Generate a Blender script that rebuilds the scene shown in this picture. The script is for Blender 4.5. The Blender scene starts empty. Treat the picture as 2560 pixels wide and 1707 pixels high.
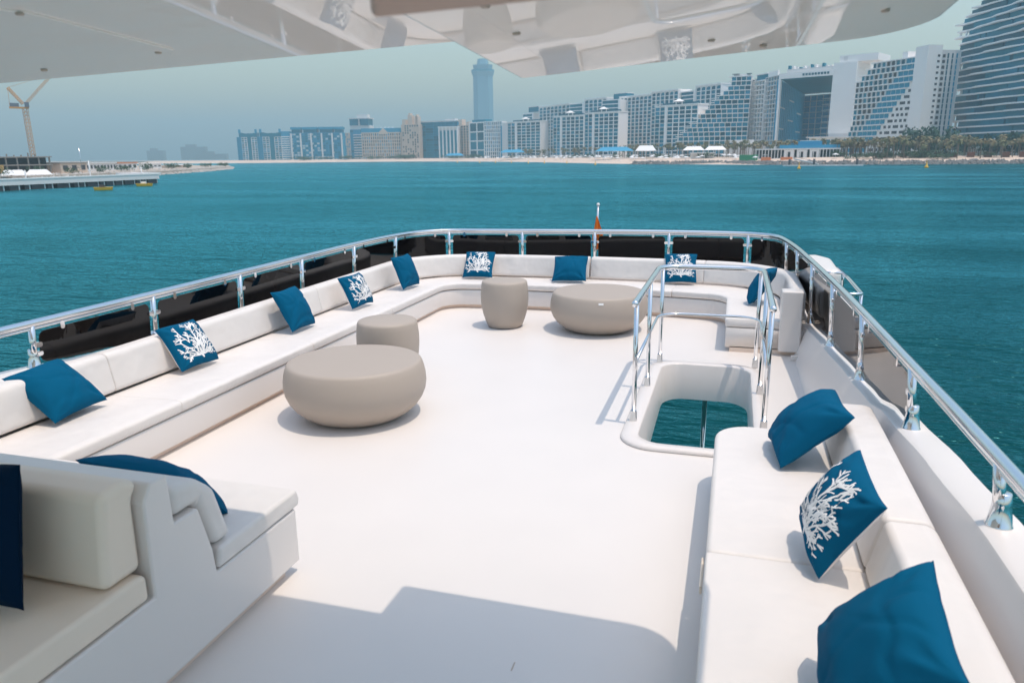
import bpy, bmesh, math, random
from mathutils import Vector, Matrix, noise
random.seed(7)
scene = bpy.context.scene
COL = scene.collection
R = math.radians

# ------------------------------------------------------------------ camera
cam_d = bpy.data.cameras.new('camera')
cam = bpy.data.objects.new('camera', cam_d)
COL.objects.link(cam)
right = Vector((0.95901956, 0.28314545, -0.01049484))
upv = Vector((-0.05922245, 0.23653409, 0.96981665))
back = -Vector((-0.27708156, 0.9294516, -0.24360938))
cam.matrix_world = Matrix(((right.x, upv.x, back.x, 0.0), (right.y, upv.y, back.y, 0.0),
                           (right.z, upv.z, back.z, 2.1), (0, 0, 0, 1)))
cam_d.sensor_width = 36.0
cam_d.lens = 26.02
cam_d.clip_start = 0.05
cam_d.clip_end = 12000
cam_d.dof.use_dof = True
cam_d.dof.focus_distance = 8.5
cam_d.dof.aperture_fstop = 3.5
scene.camera = cam

# ------------------------------------------------------------------ sky and sun
SUN = Vector((0.268, -0.045, 1.0)).normalized()
world = bpy.data.worlds.new('World')
scene.world = world
world.use_nodes = True
wn = world.node_tree
wn.nodes.clear()
sky = wn.nodes.new('ShaderNodeTexSky')
sky.sky_type = 'NISHITA'
sky.sun_disc = False
sky.sun_elevation = math.asin(SUN.z)
sky.sun_rotation = math.atan2(SUN.x, SUN.y)
sky.air_density = 1.9
sky.dust_density = 2.5
sky.ozone_density = 2.8
sky.altitude = 0
bg = wn.nodes.new('ShaderNodeBackground')
bg.inputs['Strength'].default_value = 0.15
wo = wn.nodes.new('ShaderNodeOutputWorld')
wn.links.new(sky.outputs[0], bg.inputs[0])
wn.links.new(bg.outputs[0], wo.inputs[0])
sl = bpy.data.lights.new('sun', 'SUN')
sl.energy = 2.0
sl.angle = R(0.53)
sl.color = (1.0, 0.865, 0.73)
sun = bpy.data.objects.new('sun', sl)
sun.rotation_euler = (-SUN).to_track_quat('-Z', 'Y').to_euler()
sun.location = SUN * 100
COL.objects.link(sun)
scene.view_settings.view_transform = 'Standard'
scene.view_settings.look = 'None'
scene.view_settings.exposure = 0.32
scene.view_settings.gamma = 1.0
scene.view_settings.use_curve_mapping = False
scene.cycles.max_bounces = 12
scene.cycles.diffuse_bounces = 8
scene.cycles.glossy_bounces = 6
scene.render.resolution_x = 1024
scene.render.resolution_y = 682

# ------------------------------------------------------------------ materials
def mat(name, col, rough=0.5, metal=0.0, ior=1.5, spec=None, coat=0.0, sheen=0.0, var=0.0, vscale=5.0,
        bump=0.0, bscale=200.0, rvar=0.0, trans=0.0):
    m = bpy.data.materials.new(name)
    m.use_nodes = True
    nt = m.node_tree
    b = nt.nodes['Principled BSDF']
    b.inputs['Base Color'].default_value = (*col, 1)
    b.inputs['Roughness'].default_value = rough
    b.inputs['Metallic'].default_value = metal
    b.inputs['IOR'].default_value = ior
    b.inputs['Coat Weight'].default_value = coat
    b.inputs['Coat Roughness'].default_value = 0.08
    b.inputs['Sheen Weight'].default_value = sheen
    b.inputs['Transmission Weight'].default_value = trans
    if spec is not None:
        b.inputs['Specular IOR Level'].default_value = spec
    tc = nt.nodes.new('ShaderNodeTexCoord')
    if var > 0 or rvar > 0:
        nz = nt.nodes.new('ShaderNodeTexNoise')
        nz.inputs['Scale'].default_value = vscale
        nz.inputs['Detail'].default_value = 5
        nt.links.new(tc.outputs['Object'], nz.inputs['Vector'])
        if var > 0:
            mx = nt.nodes.new('ShaderNodeMix')
            mx.data_type = 'RGBA'
            mx.inputs[6].default_value = (*[max(0, c * (1 - var)) for c in col], 1)
            mx.inputs[7].default_value = (*[min(1, c * (1 + var)) for c in col], 1)
            nt.links.new(nz.outputs['Fac'], mx.inputs[0])
            nt.links.new(mx.outputs[2], b.inputs['Base Color'])
        if rvar > 0:
            mr = nt.nodes.new('ShaderNodeMapRange')
            mr.inputs['To Min'].default_value = max(0.02, rough - rvar)
            mr.inputs['To Max'].default_value = rough + rvar
            nt.links.new(nz.outputs['Fac'], mr.inputs['Value'])
            nt.links.new(mr.outputs[0], b.inputs['Roughness'])
    if bump > 0:
        n2 = nt.nodes.new('ShaderNodeTexNoise')
        n2.inputs['Scale'].default_value = bscale
        n2.inputs['Detail'].default_value = 3
        nt.links.new(tc.outputs['Object'], n2.inputs['Vector'])
        bp = nt.nodes.new('ShaderNodeBump')
        bp.inputs['Strength'].default_value = bump
        bp.inputs['Distance'].default_value = 0.004
        nt.links.new(n2.outputs['Fac'], bp.inputs['Height'])
        nt.links.new(bp.outputs[0], b.inputs['Normal'])
    return m

M = {}
M['gel'] = mat('white_gelcoat', (0.75, 0.70, 0.665), 0.30, var=0.012, vscale=1.5)
M['deck'] = mat('deck_gelcoat', (0.725, 0.682, 0.648), 0.42, var=0.03, vscale=2.2, rvar=0.03, bump=0.08, bscale=260)
M['roof'] = mat('hardtop_gelcoat', (0.90, 0.82, 0.755), 0.6, spec=0.1, coat=0.75, var=0.01, vscale=1.0)
M['roof'].node_tree.nodes['Principled BSDF'].inputs['Coat Roughness'].default_value = 0.015
M['vinyl'] = mat('white_vinyl', (0.735, 0.69, 0.655), 0.5, var=0.025, vscale=3, bump=0.12, bscale=350)
def uneven(m, scale, dist):
    nt = m.node_tree
    b = nt.nodes['Principled BSDF']
    old = b.inputs['Normal'].links[0].from_node
    tc = nt.nodes.new('ShaderNodeTexCoord')
    nz = nt.nodes.new('ShaderNodeTexNoise')
    nz.inputs['Scale'].default_value = scale
    nz.inputs['Detail'].default_value = 2
    nt.links.new(tc.outputs['Object'], nz.inputs['Vector'])
    bp = nt.nodes.new('ShaderNodeBump')
    bp.inputs['Strength'].default_value = 0.5
    bp.inputs['Distance'].default_value = dist
    nt.links.new(nz.outputs['Fac'], bp.inputs['Height'])
    nt.links.new(bp.outputs[0], old.inputs['Normal'])
uneven(M['vinyl'], 4.0, 0.05)
M['cream'] = mat('cream_vinyl', (0.82, 0.70, 0.58), 0.5, var=0.03, vscale=3, bump=0.12, bscale=350)
M['kick'] = mat('bounce_tinted_kick', (0.80, 0.64, 0.53), 0.45, var=0.03, vscale=3)  # sofa plinths: warm bounce light from the deck is painted into the colour
M['steel'] = mat('polished_steel', (0.82, 0.82, 0.83), 0.07, metal=1.0)
M['steel2'] = mat('satin_steel', (0.7, 0.7, 0.7), 0.22, metal=1.0)
M['black'] = mat('black_acrylic', (0.003, 0.003, 0.004), 0.012, ior=1.42)
M['taupe'] = mat('taupe_resin', (0.42, 0.355, 0.30), 0.55, var=0.03, vscale=6, bump=0.1, bscale=500)
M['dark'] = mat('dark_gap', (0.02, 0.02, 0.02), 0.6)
M['tan'] = mat('tan_panel', (0.42, 0.27, 0.20), 0.5)
M['cap'] = mat('screw_cap', (0.50, 0.40, 0.33), 0.5)
M['print'] = mat('white_print', (0.82, 0.81, 0.80), 0.8)
M['back'] = mat('white_canvas', (0.80, 0.77, 0.75), 0.85, bump=0.2, bscale=900)
M['flag_r'] = mat('flag_red', (0.95, 0.20, 0.02), 0.8)
M['flag_g'] = mat('flag_green', (0.0, 0.35, 0.13), 0.8)

def fabric(name, col):
    m = mat(name, col, 0.9, spec=0.12, var=0.06, vscale=14)
    nt = m.node_tree
    b = nt.nodes['Principled BSDF']
    tc = nt.nodes.new('ShaderNodeTexCoord')
    w1 = nt.nodes.new('ShaderNodeTexWave')
    w1.inputs['Scale'].default_value = 150
    w2 = nt.nodes.new('ShaderNodeTexWave')
    w2.bands_direction = 'Y'
    w2.inputs['Scale'].default_value = 150
    ad = nt.nodes.new('ShaderNodeMath')
    ad.operation = 'ADD'
    n1 = nt.nodes.new('ShaderNodeTexNoise')
    n1.inputs['Scale'].default_value = 9
    n1.inputs['Detail'].default_value = 4
    mu = nt.nodes.new('ShaderNodeMath')
    mu.operation = 'MULTIPLY_ADD'
    mu.inputs[1].default_value = 9.0
    for n in (w1, w2, n1):
        nt.links.new(tc.outputs['Object'], n.inputs['Vector'])
    nt.links.new(w1.outputs['Fac'], ad.inputs[0])
    nt.links.new(w2.outputs['Fac'], ad.inputs[1])
    nt.links.new(n1.outputs['Fac'], mu.inputs[0])
    nt.links.new(ad.outputs[0], mu.inputs[2])
    bp = nt.nodes.new('ShaderNodeBump')
    bp.inputs['Strength'].default_value = 0.35
    bp.inputs['Distance'].default_value = 0.0015
    nt.links.new(mu.outputs[0], bp.inputs['Height'])
    nt.links.new(bp.outputs[0], b.inputs['Normal'])
    return m
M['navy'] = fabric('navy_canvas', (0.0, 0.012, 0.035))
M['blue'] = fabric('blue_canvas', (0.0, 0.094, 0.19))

# far materials
M['bwhite'] = mat('far_white', (0.90, 0.87, 0.85), 0.7, var=0.04, vscale=0.1)
M['bpale'] = mat('far_pale', (0.72, 0.70, 0.69), 0.7, var=0.05, vscale=0.1)
M['bbeige'] = mat('far_beige', (0.68, 0.54, 0.44), 0.8, var=0.06, vscale=0.1)
M['bblue'] = mat('far_blue_wall', (0.008, 0.28, 0.45), 0.6, var=0.06, vscale=0.1)
M['bteal'] = mat('far_teal_glass', (0.0, 0.17, 0.26), 0.3, spec=0.25, var=0.15, vscale=0.2)
M['g1'] = mat('window_glass_teal', (0.0, 0.19, 0.285), 0.3, spec=0.25)
M['g2'] = mat('window_glass_dark', (0.0, 0.09, 0.14), 0.3, spec=0.25)
M['g3'] = mat('window_glass_light', (0.02, 0.28, 0.44), 0.3, spec=0.25)
M['gblue'] = mat('portal_glass_blue', (0.0, 0.30, 0.52), 0.4, spec=0.15, var=0.2, vscale=0.15)
M['gdark'] = mat('portal_ceiling_glass', (0.0, 0.15, 0.21), 0.35, spec=0.15, var=0.25, vscale=0.12)
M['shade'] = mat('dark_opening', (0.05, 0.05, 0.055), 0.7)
M['concrete'] = mat('raw_concrete', (0.26, 0.24, 0.22), 0.9, var=0.15, vscale=0.4)
M['ochre'] = mat('ochre_panel', (0.42, 0.28, 0.10), 0.8, var=0.1, vscale=0.5)
M['crane'] = mat('crane_paint', (0.55, 0.28, 0.10), 0.6, var=0.15, vscale=0.5)
M['cranew'] = mat('crane_weight', (0.15, 0.18, 0.22), 0.7)
M['sand'] = mat('beach_sand', (0.66, 0.52, 0.42), 0.95, var=0.08, vscale=0.05)
M['land'] = mat('land_soil', (0.46, 0.38, 0.31), 0.95, var=0.15, vscale=0.03)
M['rock'] = mat('sea_rock', (0.17, 0.165, 0.16), 0.9, var=0.45, vscale=0.6)
M['rockp'] = mat('pale_rock', (0.42, 0.39, 0.36), 0.9, var=0.3, vscale=0.6)
M['trunk'] = mat('palm_trunk', (0.20, 0.15, 0.11), 0.9, var=0.2, vscale=1)
M['palm'] = mat('palm_frond', (0.14, 0.145, 0.065), 0.7, var=0.3, vscale=0.3)
M['palm2'] = mat('palm_frond_dry', (0.24, 0.195, 0.10), 0.75, var=0.3, vscale=0.3)
M['leaf'] = mat('tree_leaf', (0.025, 0.085, 0.055), 0.7, var=0.4, vscale=0.3)
M['leafb'] = mat('bush_leaf', (0.05, 0.10, 0.05), 0.7, var=0.4, vscale=0.4)
M['poolblue'] = mat('blue_canopy', (0.03, 0.30, 0.50), 0.6, var=0.1, vscale=0.2)
M['brown'] = mat('brown_hut', (0.20, 0.085, 0.05), 0.8, var=0.2, vscale=0.5)
M['orange'] = mat('orange_cover', (0.60, 0.19, 0.06), 0.7)
M['green'] = mat('green_cover', (0.02, 0.22, 0.10), 0.7)
M['yellow'] = mat('yellow_float', (0.85, 0.45, 0.03), 0.5)
M['white'] = mat('white_paint', (0.80, 0.79, 0.78), 0.5)

# ------------------------------------------------------------------ helpers
def tag(o, label=None, cat=None, group=None, kind=None):
    if label: o['label'] = label
    if cat: o['category'] = cat
    if group: o['group'] = group
    if kind: o['kind'] = kind
    return o

def empty(name, loc, label=None, cat=None, group=None):
    o = bpy.data.objects.new(name, None)
    o.location = loc
    o.empty_display_size = 0.1
    COL.objects.link(o)
    return tag(o, label, cat, group)

def link(name, me, parent=None, loc=None):
    o = bpy.data.objects.new(name, me)
    COL.objects.link(o)
    if parent is not None:
        o.parent = parent
        if loc is None:
            pl = parent.matrix_basis.translation.copy()
            q = parent.parent
            while q is not None:
                pl = pl + q.matrix_basis.translation
                q = q.parent
            o.location = -pl
        else:
            o.location = loc
    elif loc is not None:
        o.location = loc
    return o

def mesh(name, verts, faces, m, smooth=False):
    me = bpy.data.meshes.new(name)
    me.from_pydata([tuple(v) for v in verts], [], faces)
    me.materials.append(M[m] if isinstance(m, str) else m)
    if smooth:
        me.polygons.foreach_set('use_smooth', [True] * len(me.polygons))
    me.update()
    return me

def fixn(me):
    bm = bmesh.new()
    bm.from_mesh(me)
    bmesh.ops.recalc_face_normals(bm, faces=bm.faces)
    bm.to_mesh(me)
    bm.free()
    return me

def bevel(o, w=0.02, seg=3, ang=30):
    b = o.modifiers.new('bevel', 'BEVEL')
    b.width = w
    b.segments = seg
    b.limit_method = 'ANGLE'
    b.angle_limit = R(ang)
    n = o.modifiers.new('wn', 'WEIGHTED_NORMAL')
    n.keep_sharp = False
    o.data.polygons.foreach_set('use_smooth', [True] * len(o.data.polygons))
    return o

def box(name, x0, x1, y0, y1, z0, z1, m, parent=None, bev=0.0, seg=3):
    v = [(x, y, z) for z in (z0, z1) for y in (y0, y1) for x in (x0, x1)]
    f = [(0, 2, 3, 1), (4, 5, 7, 6), (0, 1, 5, 4), (2, 6, 7, 3), (0, 4, 6, 2), (1, 3, 7, 5)]
    o = link(name, mesh(name, v, f, m), parent)
    if bev: bevel(o, bev, seg)
    return o

def prism_x(name, prof, x0, x1, m, parent=None, bev=0.0, seg=3):
    """extrude a (y,z) outline along x"""
    n = len(prof)
    v = [(x0, y, z) for y, z in prof] + [(x1, y, z) for y, z in prof]
    f = [tuple(range(n)), tuple(range(2 * n - 1, n - 1, -1))] + [(i, i + n, (i + 1) % n + n, (i + 1) % n) for i in range(n)]
    o = link(name, fixn(mesh(name, v, f, m)), parent)
    if bev: bevel(o, bev, seg)
    return o

def prism_z(name, outline, z0, z1, m, parent=None, bev=0.0, seg=3):
    n = len(outline)
    v = [(x, y, z0) for x, y in outline] + [(x, y, z1) for x, y in outline]
    f = [tuple(range(n)), tuple(range(2 * n - 1, n - 1, -1))] + [(i, i + n, (i + 1) % n + n, (i + 1) % n) for i in range(n)]
    o = link(name, fixn(mesh(name, v, f, m)), parent)
    if bev: bevel(o, bev, seg)
    return o

def catmull(pts, per=8):
    pts = [Vector(p) for p in pts]
    out = []
    for i in range(len(pts) - 1):
        p0 = pts[max(i - 1, 0)]; p1 = pts[i]; p2 = pts[i + 1]; p3 = pts[min(i + 2, len(pts) - 1)]
        for k in range(per):
            t = k / per
            out.append(0.5 * ((2 * p1) + (p2 - p0) * t + (2 * p0 - 5 * p1 + 4 * p2 - p3) * t * t + (3 * p1 - p0 - 3 * p2 + p3) * t ** 3))
    out.append(pts[-1])
    return out

def tube_data(pts, rad, sides=10, cap=True):
    pts = [Vector(p) for p in pts]
    n = len(pts)
    rads = rad if isinstance(rad, (list, tuple)) else [rad] * n
    v, f = [], []
    ref = None
    for i in range(n):
        t = (pts[min(i + 1, n - 1)] - pts[max(i - 1, 0)]).normalized()
        if ref is None:
            ref = Vector((0, 0, 1)) if abs(t.z) < 0.9 else Vector((1, 0, 0))
        a = (ref - t * ref.dot(t)).normalized()
        ref = a
        b = t.cross(a)
        for k in range(sides):
            th = 2 * math.pi * k / sides
            v.append(pts[i] + (a * math.cos(th) + b * math.sin(th)) * rads[i])
    for i in range(n - 1):
        for k in range(sides):
            f.append((i * sides + k, i * sides + (k + 1) % sides, (i + 1) * sides + (k + 1) % sides, (i + 1) * sides + k))
    if cap:
        f.append(tuple(range(sides - 1, -1, -1)))
        f.append(tuple((n - 1) * sides + k for k in range(sides)))
    return v, f

def tube(name, pts, rad, m, parent=None, sides=10):
    v, f = tube_data(pts, rad, sides)
    return link(name, mesh(name, v, f, m, True), parent)

def lathe_data(prof, seg=48):
    v, f = [], []
    for z, r in prof:
        for k in range(seg):
            t = 2 * math.pi * k / seg
            v.append((r * math.cos(t), r * math.sin(t), z))
    n = len(prof)
    for i in range(n - 1):
        for k in range(seg):
            f.append((i * seg + k, i * seg + (k + 1) % seg, (i + 1) * seg + (k + 1) % seg, (i + 1) * seg + k))
    f.append(tuple(range(seg - 1, -1, -1)))
    f.append(tuple((n - 1) * seg + k for k in range(seg)))
    return v, f

def arc(cx, cy, r, a0, a1, n=8):
    return [(cx + r * math.cos(R(a0 + (a1 - a0) * i / n)), cy + r * math.sin(R(a0 + (a1 - a0) * i / n))) for i in range(n + 1)]

def rrect(x0, x1, y0, y1, r, n=6):
    return (arc(x1 - r, y1 - r, r, 0, 90, n) + arc(x0 + r, y1 - r, r, 90, 180, n)
            + arc(x0 + r, y0 + r, r, 180, 270, n) + arc(x1 - r, y0 + r, r, 270, 360, n))

# swept pieces along a plan path; profile is (outward distance, height)
def resample(path, step):
    d = [0.0]
    for a, b in zip(path, path[1:]):
        d.append(d[-1] + math.hypot(b[0] - a[0], b[1] - a[1]))
    def at(s):
        s = min(max(s, 0), d[-1])
        for i in range(len(path) - 1):
            if s <= d[i + 1] or i == len(path) - 2:
                t = (s - d[i]) / max(d[i + 1] - d[i], 1e-9)
                return (path[i][0] + (path[i + 1][0] - path[i][0]) * t, path[i][1] + (path[i + 1][1] - path[i][1]) * t)
    return at, d[-1]

def offset_path(path):
    """outward (left-hand) normals with mitre"""
    out = []
    n = len(path)
    for i in range(n):
        a = Vector(path[max(i - 1, 0)]); b = Vector(path[i]); c = Vector(path[min(i + 1, n - 1)])
        d1 = (b - a).normalized() if i > 0 else (c - b).normalized()
        d2 = (c - b).normalized() if i < n - 1 else d1
        n1 = Vector((-d1.y, d1.x)); n2 = Vector((-d2.y, d2.x))
        m = (n1 + n2).normalized()
        out.append(m / max(0.5, m.dot(n1)))
    return out

def round_prof(prof, r=0.03, n=4):
    out = []
    k = len(prof)
    for i in range(k):
        a = Vector(prof[i - 1]); b = Vector(prof[i]); c = Vector(prof[(i + 1) % k])
        rr = min(r, (a - b).length * 0.45, (c - b).length * 0.45)
        p = b + (a - b).normalized() * rr
        q = b + (c - b).normalized() * rr
        for j in range(n + 1):
            t = j / n
            out.append((1 - t) ** 2 * p + 2 * t * (1 - t) * b + t * t * q)
    return out

def sweep(name, path, prof, m, parent=None, ends=0.0, smooth=True):
    P = [Vector(p) for p in path]
    N = offset_path(path)
    prof = [Vector(p) for p in prof]
    c = sum(prof, Vector((0, 0))) / len(prof)
    rings = []
    L = len(P)
    for i in range(L):
        if i == 0 and ends > 0:
            t = (P[1] - P[0]).normalized()
            for s, k in ((0, 1.0), (0.3, 0.35), (1.0, 0.0)):
                rings.append((P[0] + t * ends * s, N[0], ends * 0.8 * k))
        elif i == L - 1 and ends > 0:
            t = (P[-1] - P[-2]).normalized()
            for s, k in ((1.0, 0.0), (0.3, 0.35), (0, 1.0)):
                rings.append((P[-1] - t * ends * s, N[-1], ends * 0.8 * k))
        else:
            rings.append((P[i], N[i], 0))
    v, f = [], []
    k = len(prof)
    for p, nn, ins in rings:
        for q in prof:
            qq = q
            if ins:
                d = (c - q)
                qq = q + d.normalized() * min(ins, d.length * 0.5)
            v.append((p.x + nn.x * qq.x, p.y + nn.y * qq.x, qq.y))
    for i in range(len(rings) - 1):
        for j in range(k):
            f.append((i * k + j, i * k + (j + 1) % k, (i + 1) * k + (j + 1) % k, (i + 1) * k + j))
    f.append(tuple(range(k)))
    f.append(tuple((len(rings) - 1) * k + j for j in range(k - 1, -1, -1)))
    return link(name, fixn(mesh(name, v, f, m, smooth)), parent)

def subpath(path, s0, s1):
    at, L = resample(path, 0)
    pts = [at(s0)]
    d = 0.0
    for a, b in zip(path, path[1:]):
        d += math.hypot(b[0] - a[0], b[1] - a[1])
        if s0 + 0.03 < d < s1 - 0.03:
            pts.append(b)
    pts.append(at(s1))
    # densify slightly
    return pts

# ================================================================== SETTING: water, land
WZ = -4.6
def water_material():
    m = bpy.data.materials.new('sea_water')
    m.use_nodes = True
    nt = m.node_tree
    nt.nodes.remove(nt.nodes['Principled BSDF'])
    df = nt.nodes.new('ShaderNodeBsdfDiffuse')
    df.inputs['Color'].default_value = (0.0, 0.038, 0.038, 1)
    b = nt.nodes.new('ShaderNodeBsdfGlossy')
    b.inputs['Color'].default_value = (0.24, 0.86, 1.0, 1)
    fr = nt.nodes.new('ShaderNodeFresnel')
    fr.inputs['IOR'].default_value = 1.30
    mxs = nt.nodes.new('ShaderNodeMixShader')
    nt.links.new(fr.outputs[0], mxs.inputs[0])
    nt.links.new(df.outputs[0], mxs.inputs[1])
    nt.links.new(b.outputs[0], mxs.inputs[2])
    nt.links.new(mxs.outputs[0], nt.nodes['Material Output'].inputs['Surface'])
    tc = nt.nodes.new('ShaderNodeTexCoord')
    def wave(scale, rot, sx, sy, detail=3):
        mp = nt.nodes.new('ShaderNodeMapping')
        mp.inputs['Rotation'].default_value = (0, 0, R(rot))
        mp.inputs['Scale'].default_value = (sx, sy, 1)
        nt.links.new(tc.outputs['Object'], mp.inputs['Vector'])
        nz = nt.nodes.new('ShaderNodeTexNoise')
        nz.inputs['Scale'].default_value = scale
        nz.inputs['Detail'].default_value = detail
        nz.inputs['Roughness'].default_value = 0.55
        nt.links.new(mp.outputs[0], nz.inputs['Vector'])
        return nz
    a = wave(0.55, 12, 0.55, 1.5, 4)
    c = wave(2.2, -8, 0.6, 1.4, 3)
    d = wave(0.035, 20, 0.5, 1.6, 3)
    e = wave(0.075, 14, 0.5, 1.7, 4)
    ma = nt.nodes.new('ShaderNodeMath'); ma.operation = 'MULTIPLY'; ma.inputs[1].default_value = 1.0
    mb = nt.nodes.new('ShaderNodeMath'); mb.operation = 'MULTIPLY_ADD'; mb.inputs[1].default_value = 0.4
    nt.links.new(a.outputs['Fac'], ma.inputs[0])
    nt.links.new(c.outputs['Fac'], mb.inputs[0])
    nt.links.new(ma.outputs[0], mb.inputs[2])
    me_ = nt.nodes.new('ShaderNodeMath'); me_.operation = 'MULTIPLY_ADD'; me_.inputs[1].default_value = 2.6
    nt.links.new(e.outputs['Fac'], me_.inputs[0])
    nt.links.new(mb.outputs[0], me_.inputs[2])
    bp = nt.nodes.new('ShaderNodeBump')
    bp.inputs['Strength'].default_value = 0.9
    bp.inputs['Distance'].default_value = 0.45
    nt.links.new(me_.outputs[0], bp.inputs['Height'])
    for nd in (b, fr, df):
        nt.links.new(bp.outputs[0], nd.inputs['Normal'])
    # wind lanes: patches of rougher water
    mr = nt.nodes.new('ShaderNodeMapRange')
    mr.inputs['From Min'].default_value = 0.35
    mr.inputs['From Max'].default_value = 0.65
    mr.inputs['To Min'].default_value = 0.15
    mr.inputs['To Max'].default_value = 0.3
    nt.links.new(d.outputs['Fac'], mr.inputs['Value'])
    nt.links.new(mr.outputs[0], b.inputs['Roughness'])
    return m
M['water'] = water_material()
wv = [(-5000, -1500, WZ), (5000, -1500, WZ), (5000, 6000, WZ), (-5000, 6000, WZ)]
tag(link('sea', mesh('sea', wv, [(0, 1, 2, 3)], 'water')), 'teal rippled sea around the yacht', None, None, 'structure')

# shoreline of the hotel beach, left (far) to right (near)
SH = [(-760, 985), (-591, 850), (-500, 935), (-400, 925), (-297, 850), (-200, 735), (-110, 590), (-62, 522), (-25, 492), (24, 448), (66, 438), (110, 436), (160, 440), (300, 455)]
SH[0] = (-900, 960); SH[1] = (-660, 925); SH[2] = (-540, 960); SH[3] = (-420, 950)
sh = [Vector((p.x, p.y, 0)) for p in catmull([(a, b, 0) for a, b in SH], 5)]
def shore_normal(i):
    t = (sh[min(i + 1, len(sh) - 1)] - sh[max(i - 1, 0)]).normalized()
    return Vector((-t.y, t.x, 0))
v, f = [], []
for i, p in enumerate(sh):
    n = shore_normal(i)
    for d, z in ((-3, WZ - 0.5), (0, WZ + 0.05), (10, WZ + 1.2), (28, WZ + 2.6), (46, WZ + 3.6)):
        v.append((p.x + n.x * d, p.y + n.y * d, z))
for i in range(len(sh) - 1):
    for k in range(4):
        f.append((i * 5 + k, (i + 1) * 5 + k, (i + 1) * 5 + k + 1, i * 5 + k + 1))
tag(link('beach', mesh('beach', v, f, 'sand', True)), 'pale sand beach along the hotels', None, None, 'structure')
v, f = [], []
for i, p in enumerate(sh):
    n = shore_normal(i)
    v += [(p.x + n.x * 44, p.y + n.y * 44, WZ + 3.4), (p.x + n.x * 52, p.y + n.y * 52, WZ + 3.7), (p.x + n.x * 52 + 150, p.y + 1900, WZ + 3.7)]
for i in range(len(sh) - 1):
    for k in range(2):
        f.append((i * 3 + k, (i + 1) * 3 + k, (i + 1) * 3 + k + 1, i * 3 + k + 1))
tag(link('land', mesh('land', v, f, 'land')), 'flat ground behind the beach', None, None, 'structure')

# spit of reclaimed land on the left
spit = [(-420, 60), (-265, 150), (-236, 205), (-240, 240), (-248, 285), (-275, 345), (-312, 415), (-360, 480), (-470, 560), (-800, 620), (-900, 100)]
prism_z('spit_land', spit, WZ - 1.5, WZ + 1.5, 'land')
tag(bpy.data.objects['spit_land'], 'low reclaimed spit of land on the left', None, None, 'structure')
# far low coast behind
prism_z('far_coast', [(-2600, 1500), (-1500, 1250), (-900, 1130), (-860, 1300), (-2600, 2400)], WZ - 1, WZ + 3, 'land')
tag(bpy.data.objects['far_coast'], 'hazy low coast on the far horizon', None, None, 'structure')

# ================================================================== YACHT
UX0, UX1, UY = -3.85, -0.01, 9.72
def stern_y(x):
    return UY + 0.09 * (1 - ((x + 1.93) / 1.92) ** 2)
ri = 0.32
U = [(UX0, 0.6), (UX0, 3.0), (UX0, 5.0), (UX0, 7.0), (UX0, 8.4)]
U += arc(UX0 + ri, UY - ri, ri, 180, 90, 9)
U += [(x, stern_y(x) ) for x in (-3.2, -2.6, -1.93, -1.2, -0.6)]
U += arc(UX1 - ri, UY - ri, ri, 90, 0, 9)
U += [(UX1, 8.9), (UX1, 8.16)]

RAIL = [(-4.70, 0.0), (-4.76, 1.8), (-4.79, 3.5), (-4.80, 5.0), (-4.82, 6.6), (-4.85, 8.0), (-4.86, 9.0), (-4.80, 10.0), (-4.64, 10.62), (-4.28, 10.95),
        (-3.7, 11.05), (-3.13, 11.12), (-2.05, 11.27), (-0.91, 11.36), (0.0, 11.33), (0.36, 11.22), (0.60, 10.95), (0.70, 10.4), (0.78, 9.5), (0.85, 8.2), (0.91, 6.9),
        (0.955, 5.6), (0.99, 4.3), (1.015, 3.4), (1.03, 2.4), (1.03, 0.0)]
railp = [Vector((p.x, p.y)) for p in catmull([(a, b, 0) for a, b in RAIL], 10)]
rlen = [0.0]
for a, b in zip(railp, railp[1:]):
    rlen.append(rlen[-1] + (b - a).length)
def rail_at(s):
    for i in range(len(railp) - 1):
        if s <= rlen[i + 1]:
            t = (s - rlen[i]) / (rlen[i + 1] - rlen[i])
            return railp[i].lerp(railp[i + 1], t)
    return railp[-1]
def rail_s(x, y):
    q = Vector((x, y))
    best = min(range(len(railp)), key=lambda i: (railp[i] - q).length)
    bs, bd = rlen[best], 9
    for k in range(-20, 21):
        s = rlen[best] + k * 0.03
        if 0 <= s <= rlen[-1]:
            d = (rail_at(s) - q).length
            if d < bd: bs, bd = s, d
    return bs
def rail_n(s):
    t = (rail_at(min(s + 0.03, rlen[-1])) - rail_at(max(s - 0.03, 0))).normalized()
    return Vector((-t.y, t.x))          # outboard

def coam_z(y, stern):
    if stern: return 0.42
    ks = [(0, 0.715), (2.9, 0.70), (3.7, 0.655), (4.6, 0.59), (5.2, 0.50), (5.8, 0.455), (7.2, 0.37), (8.3, 0.30), (9.2, 0.36), (10.2, 0.42), (12, 0.42)]
    for (a, za), (b, zb) in zip(ks, ks[1:]):
        if a <= y <= b:
            t = (y - a) / (b - a); t = t * t * (3 - 2 * t)
            return za + (zb - za) * t
    return 0.42

yacht = empty('yacht', (-1.9, 5.0, -0.4), 'white motor yacht whose open aft sun deck fills the foreground', 'yacht')
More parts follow.
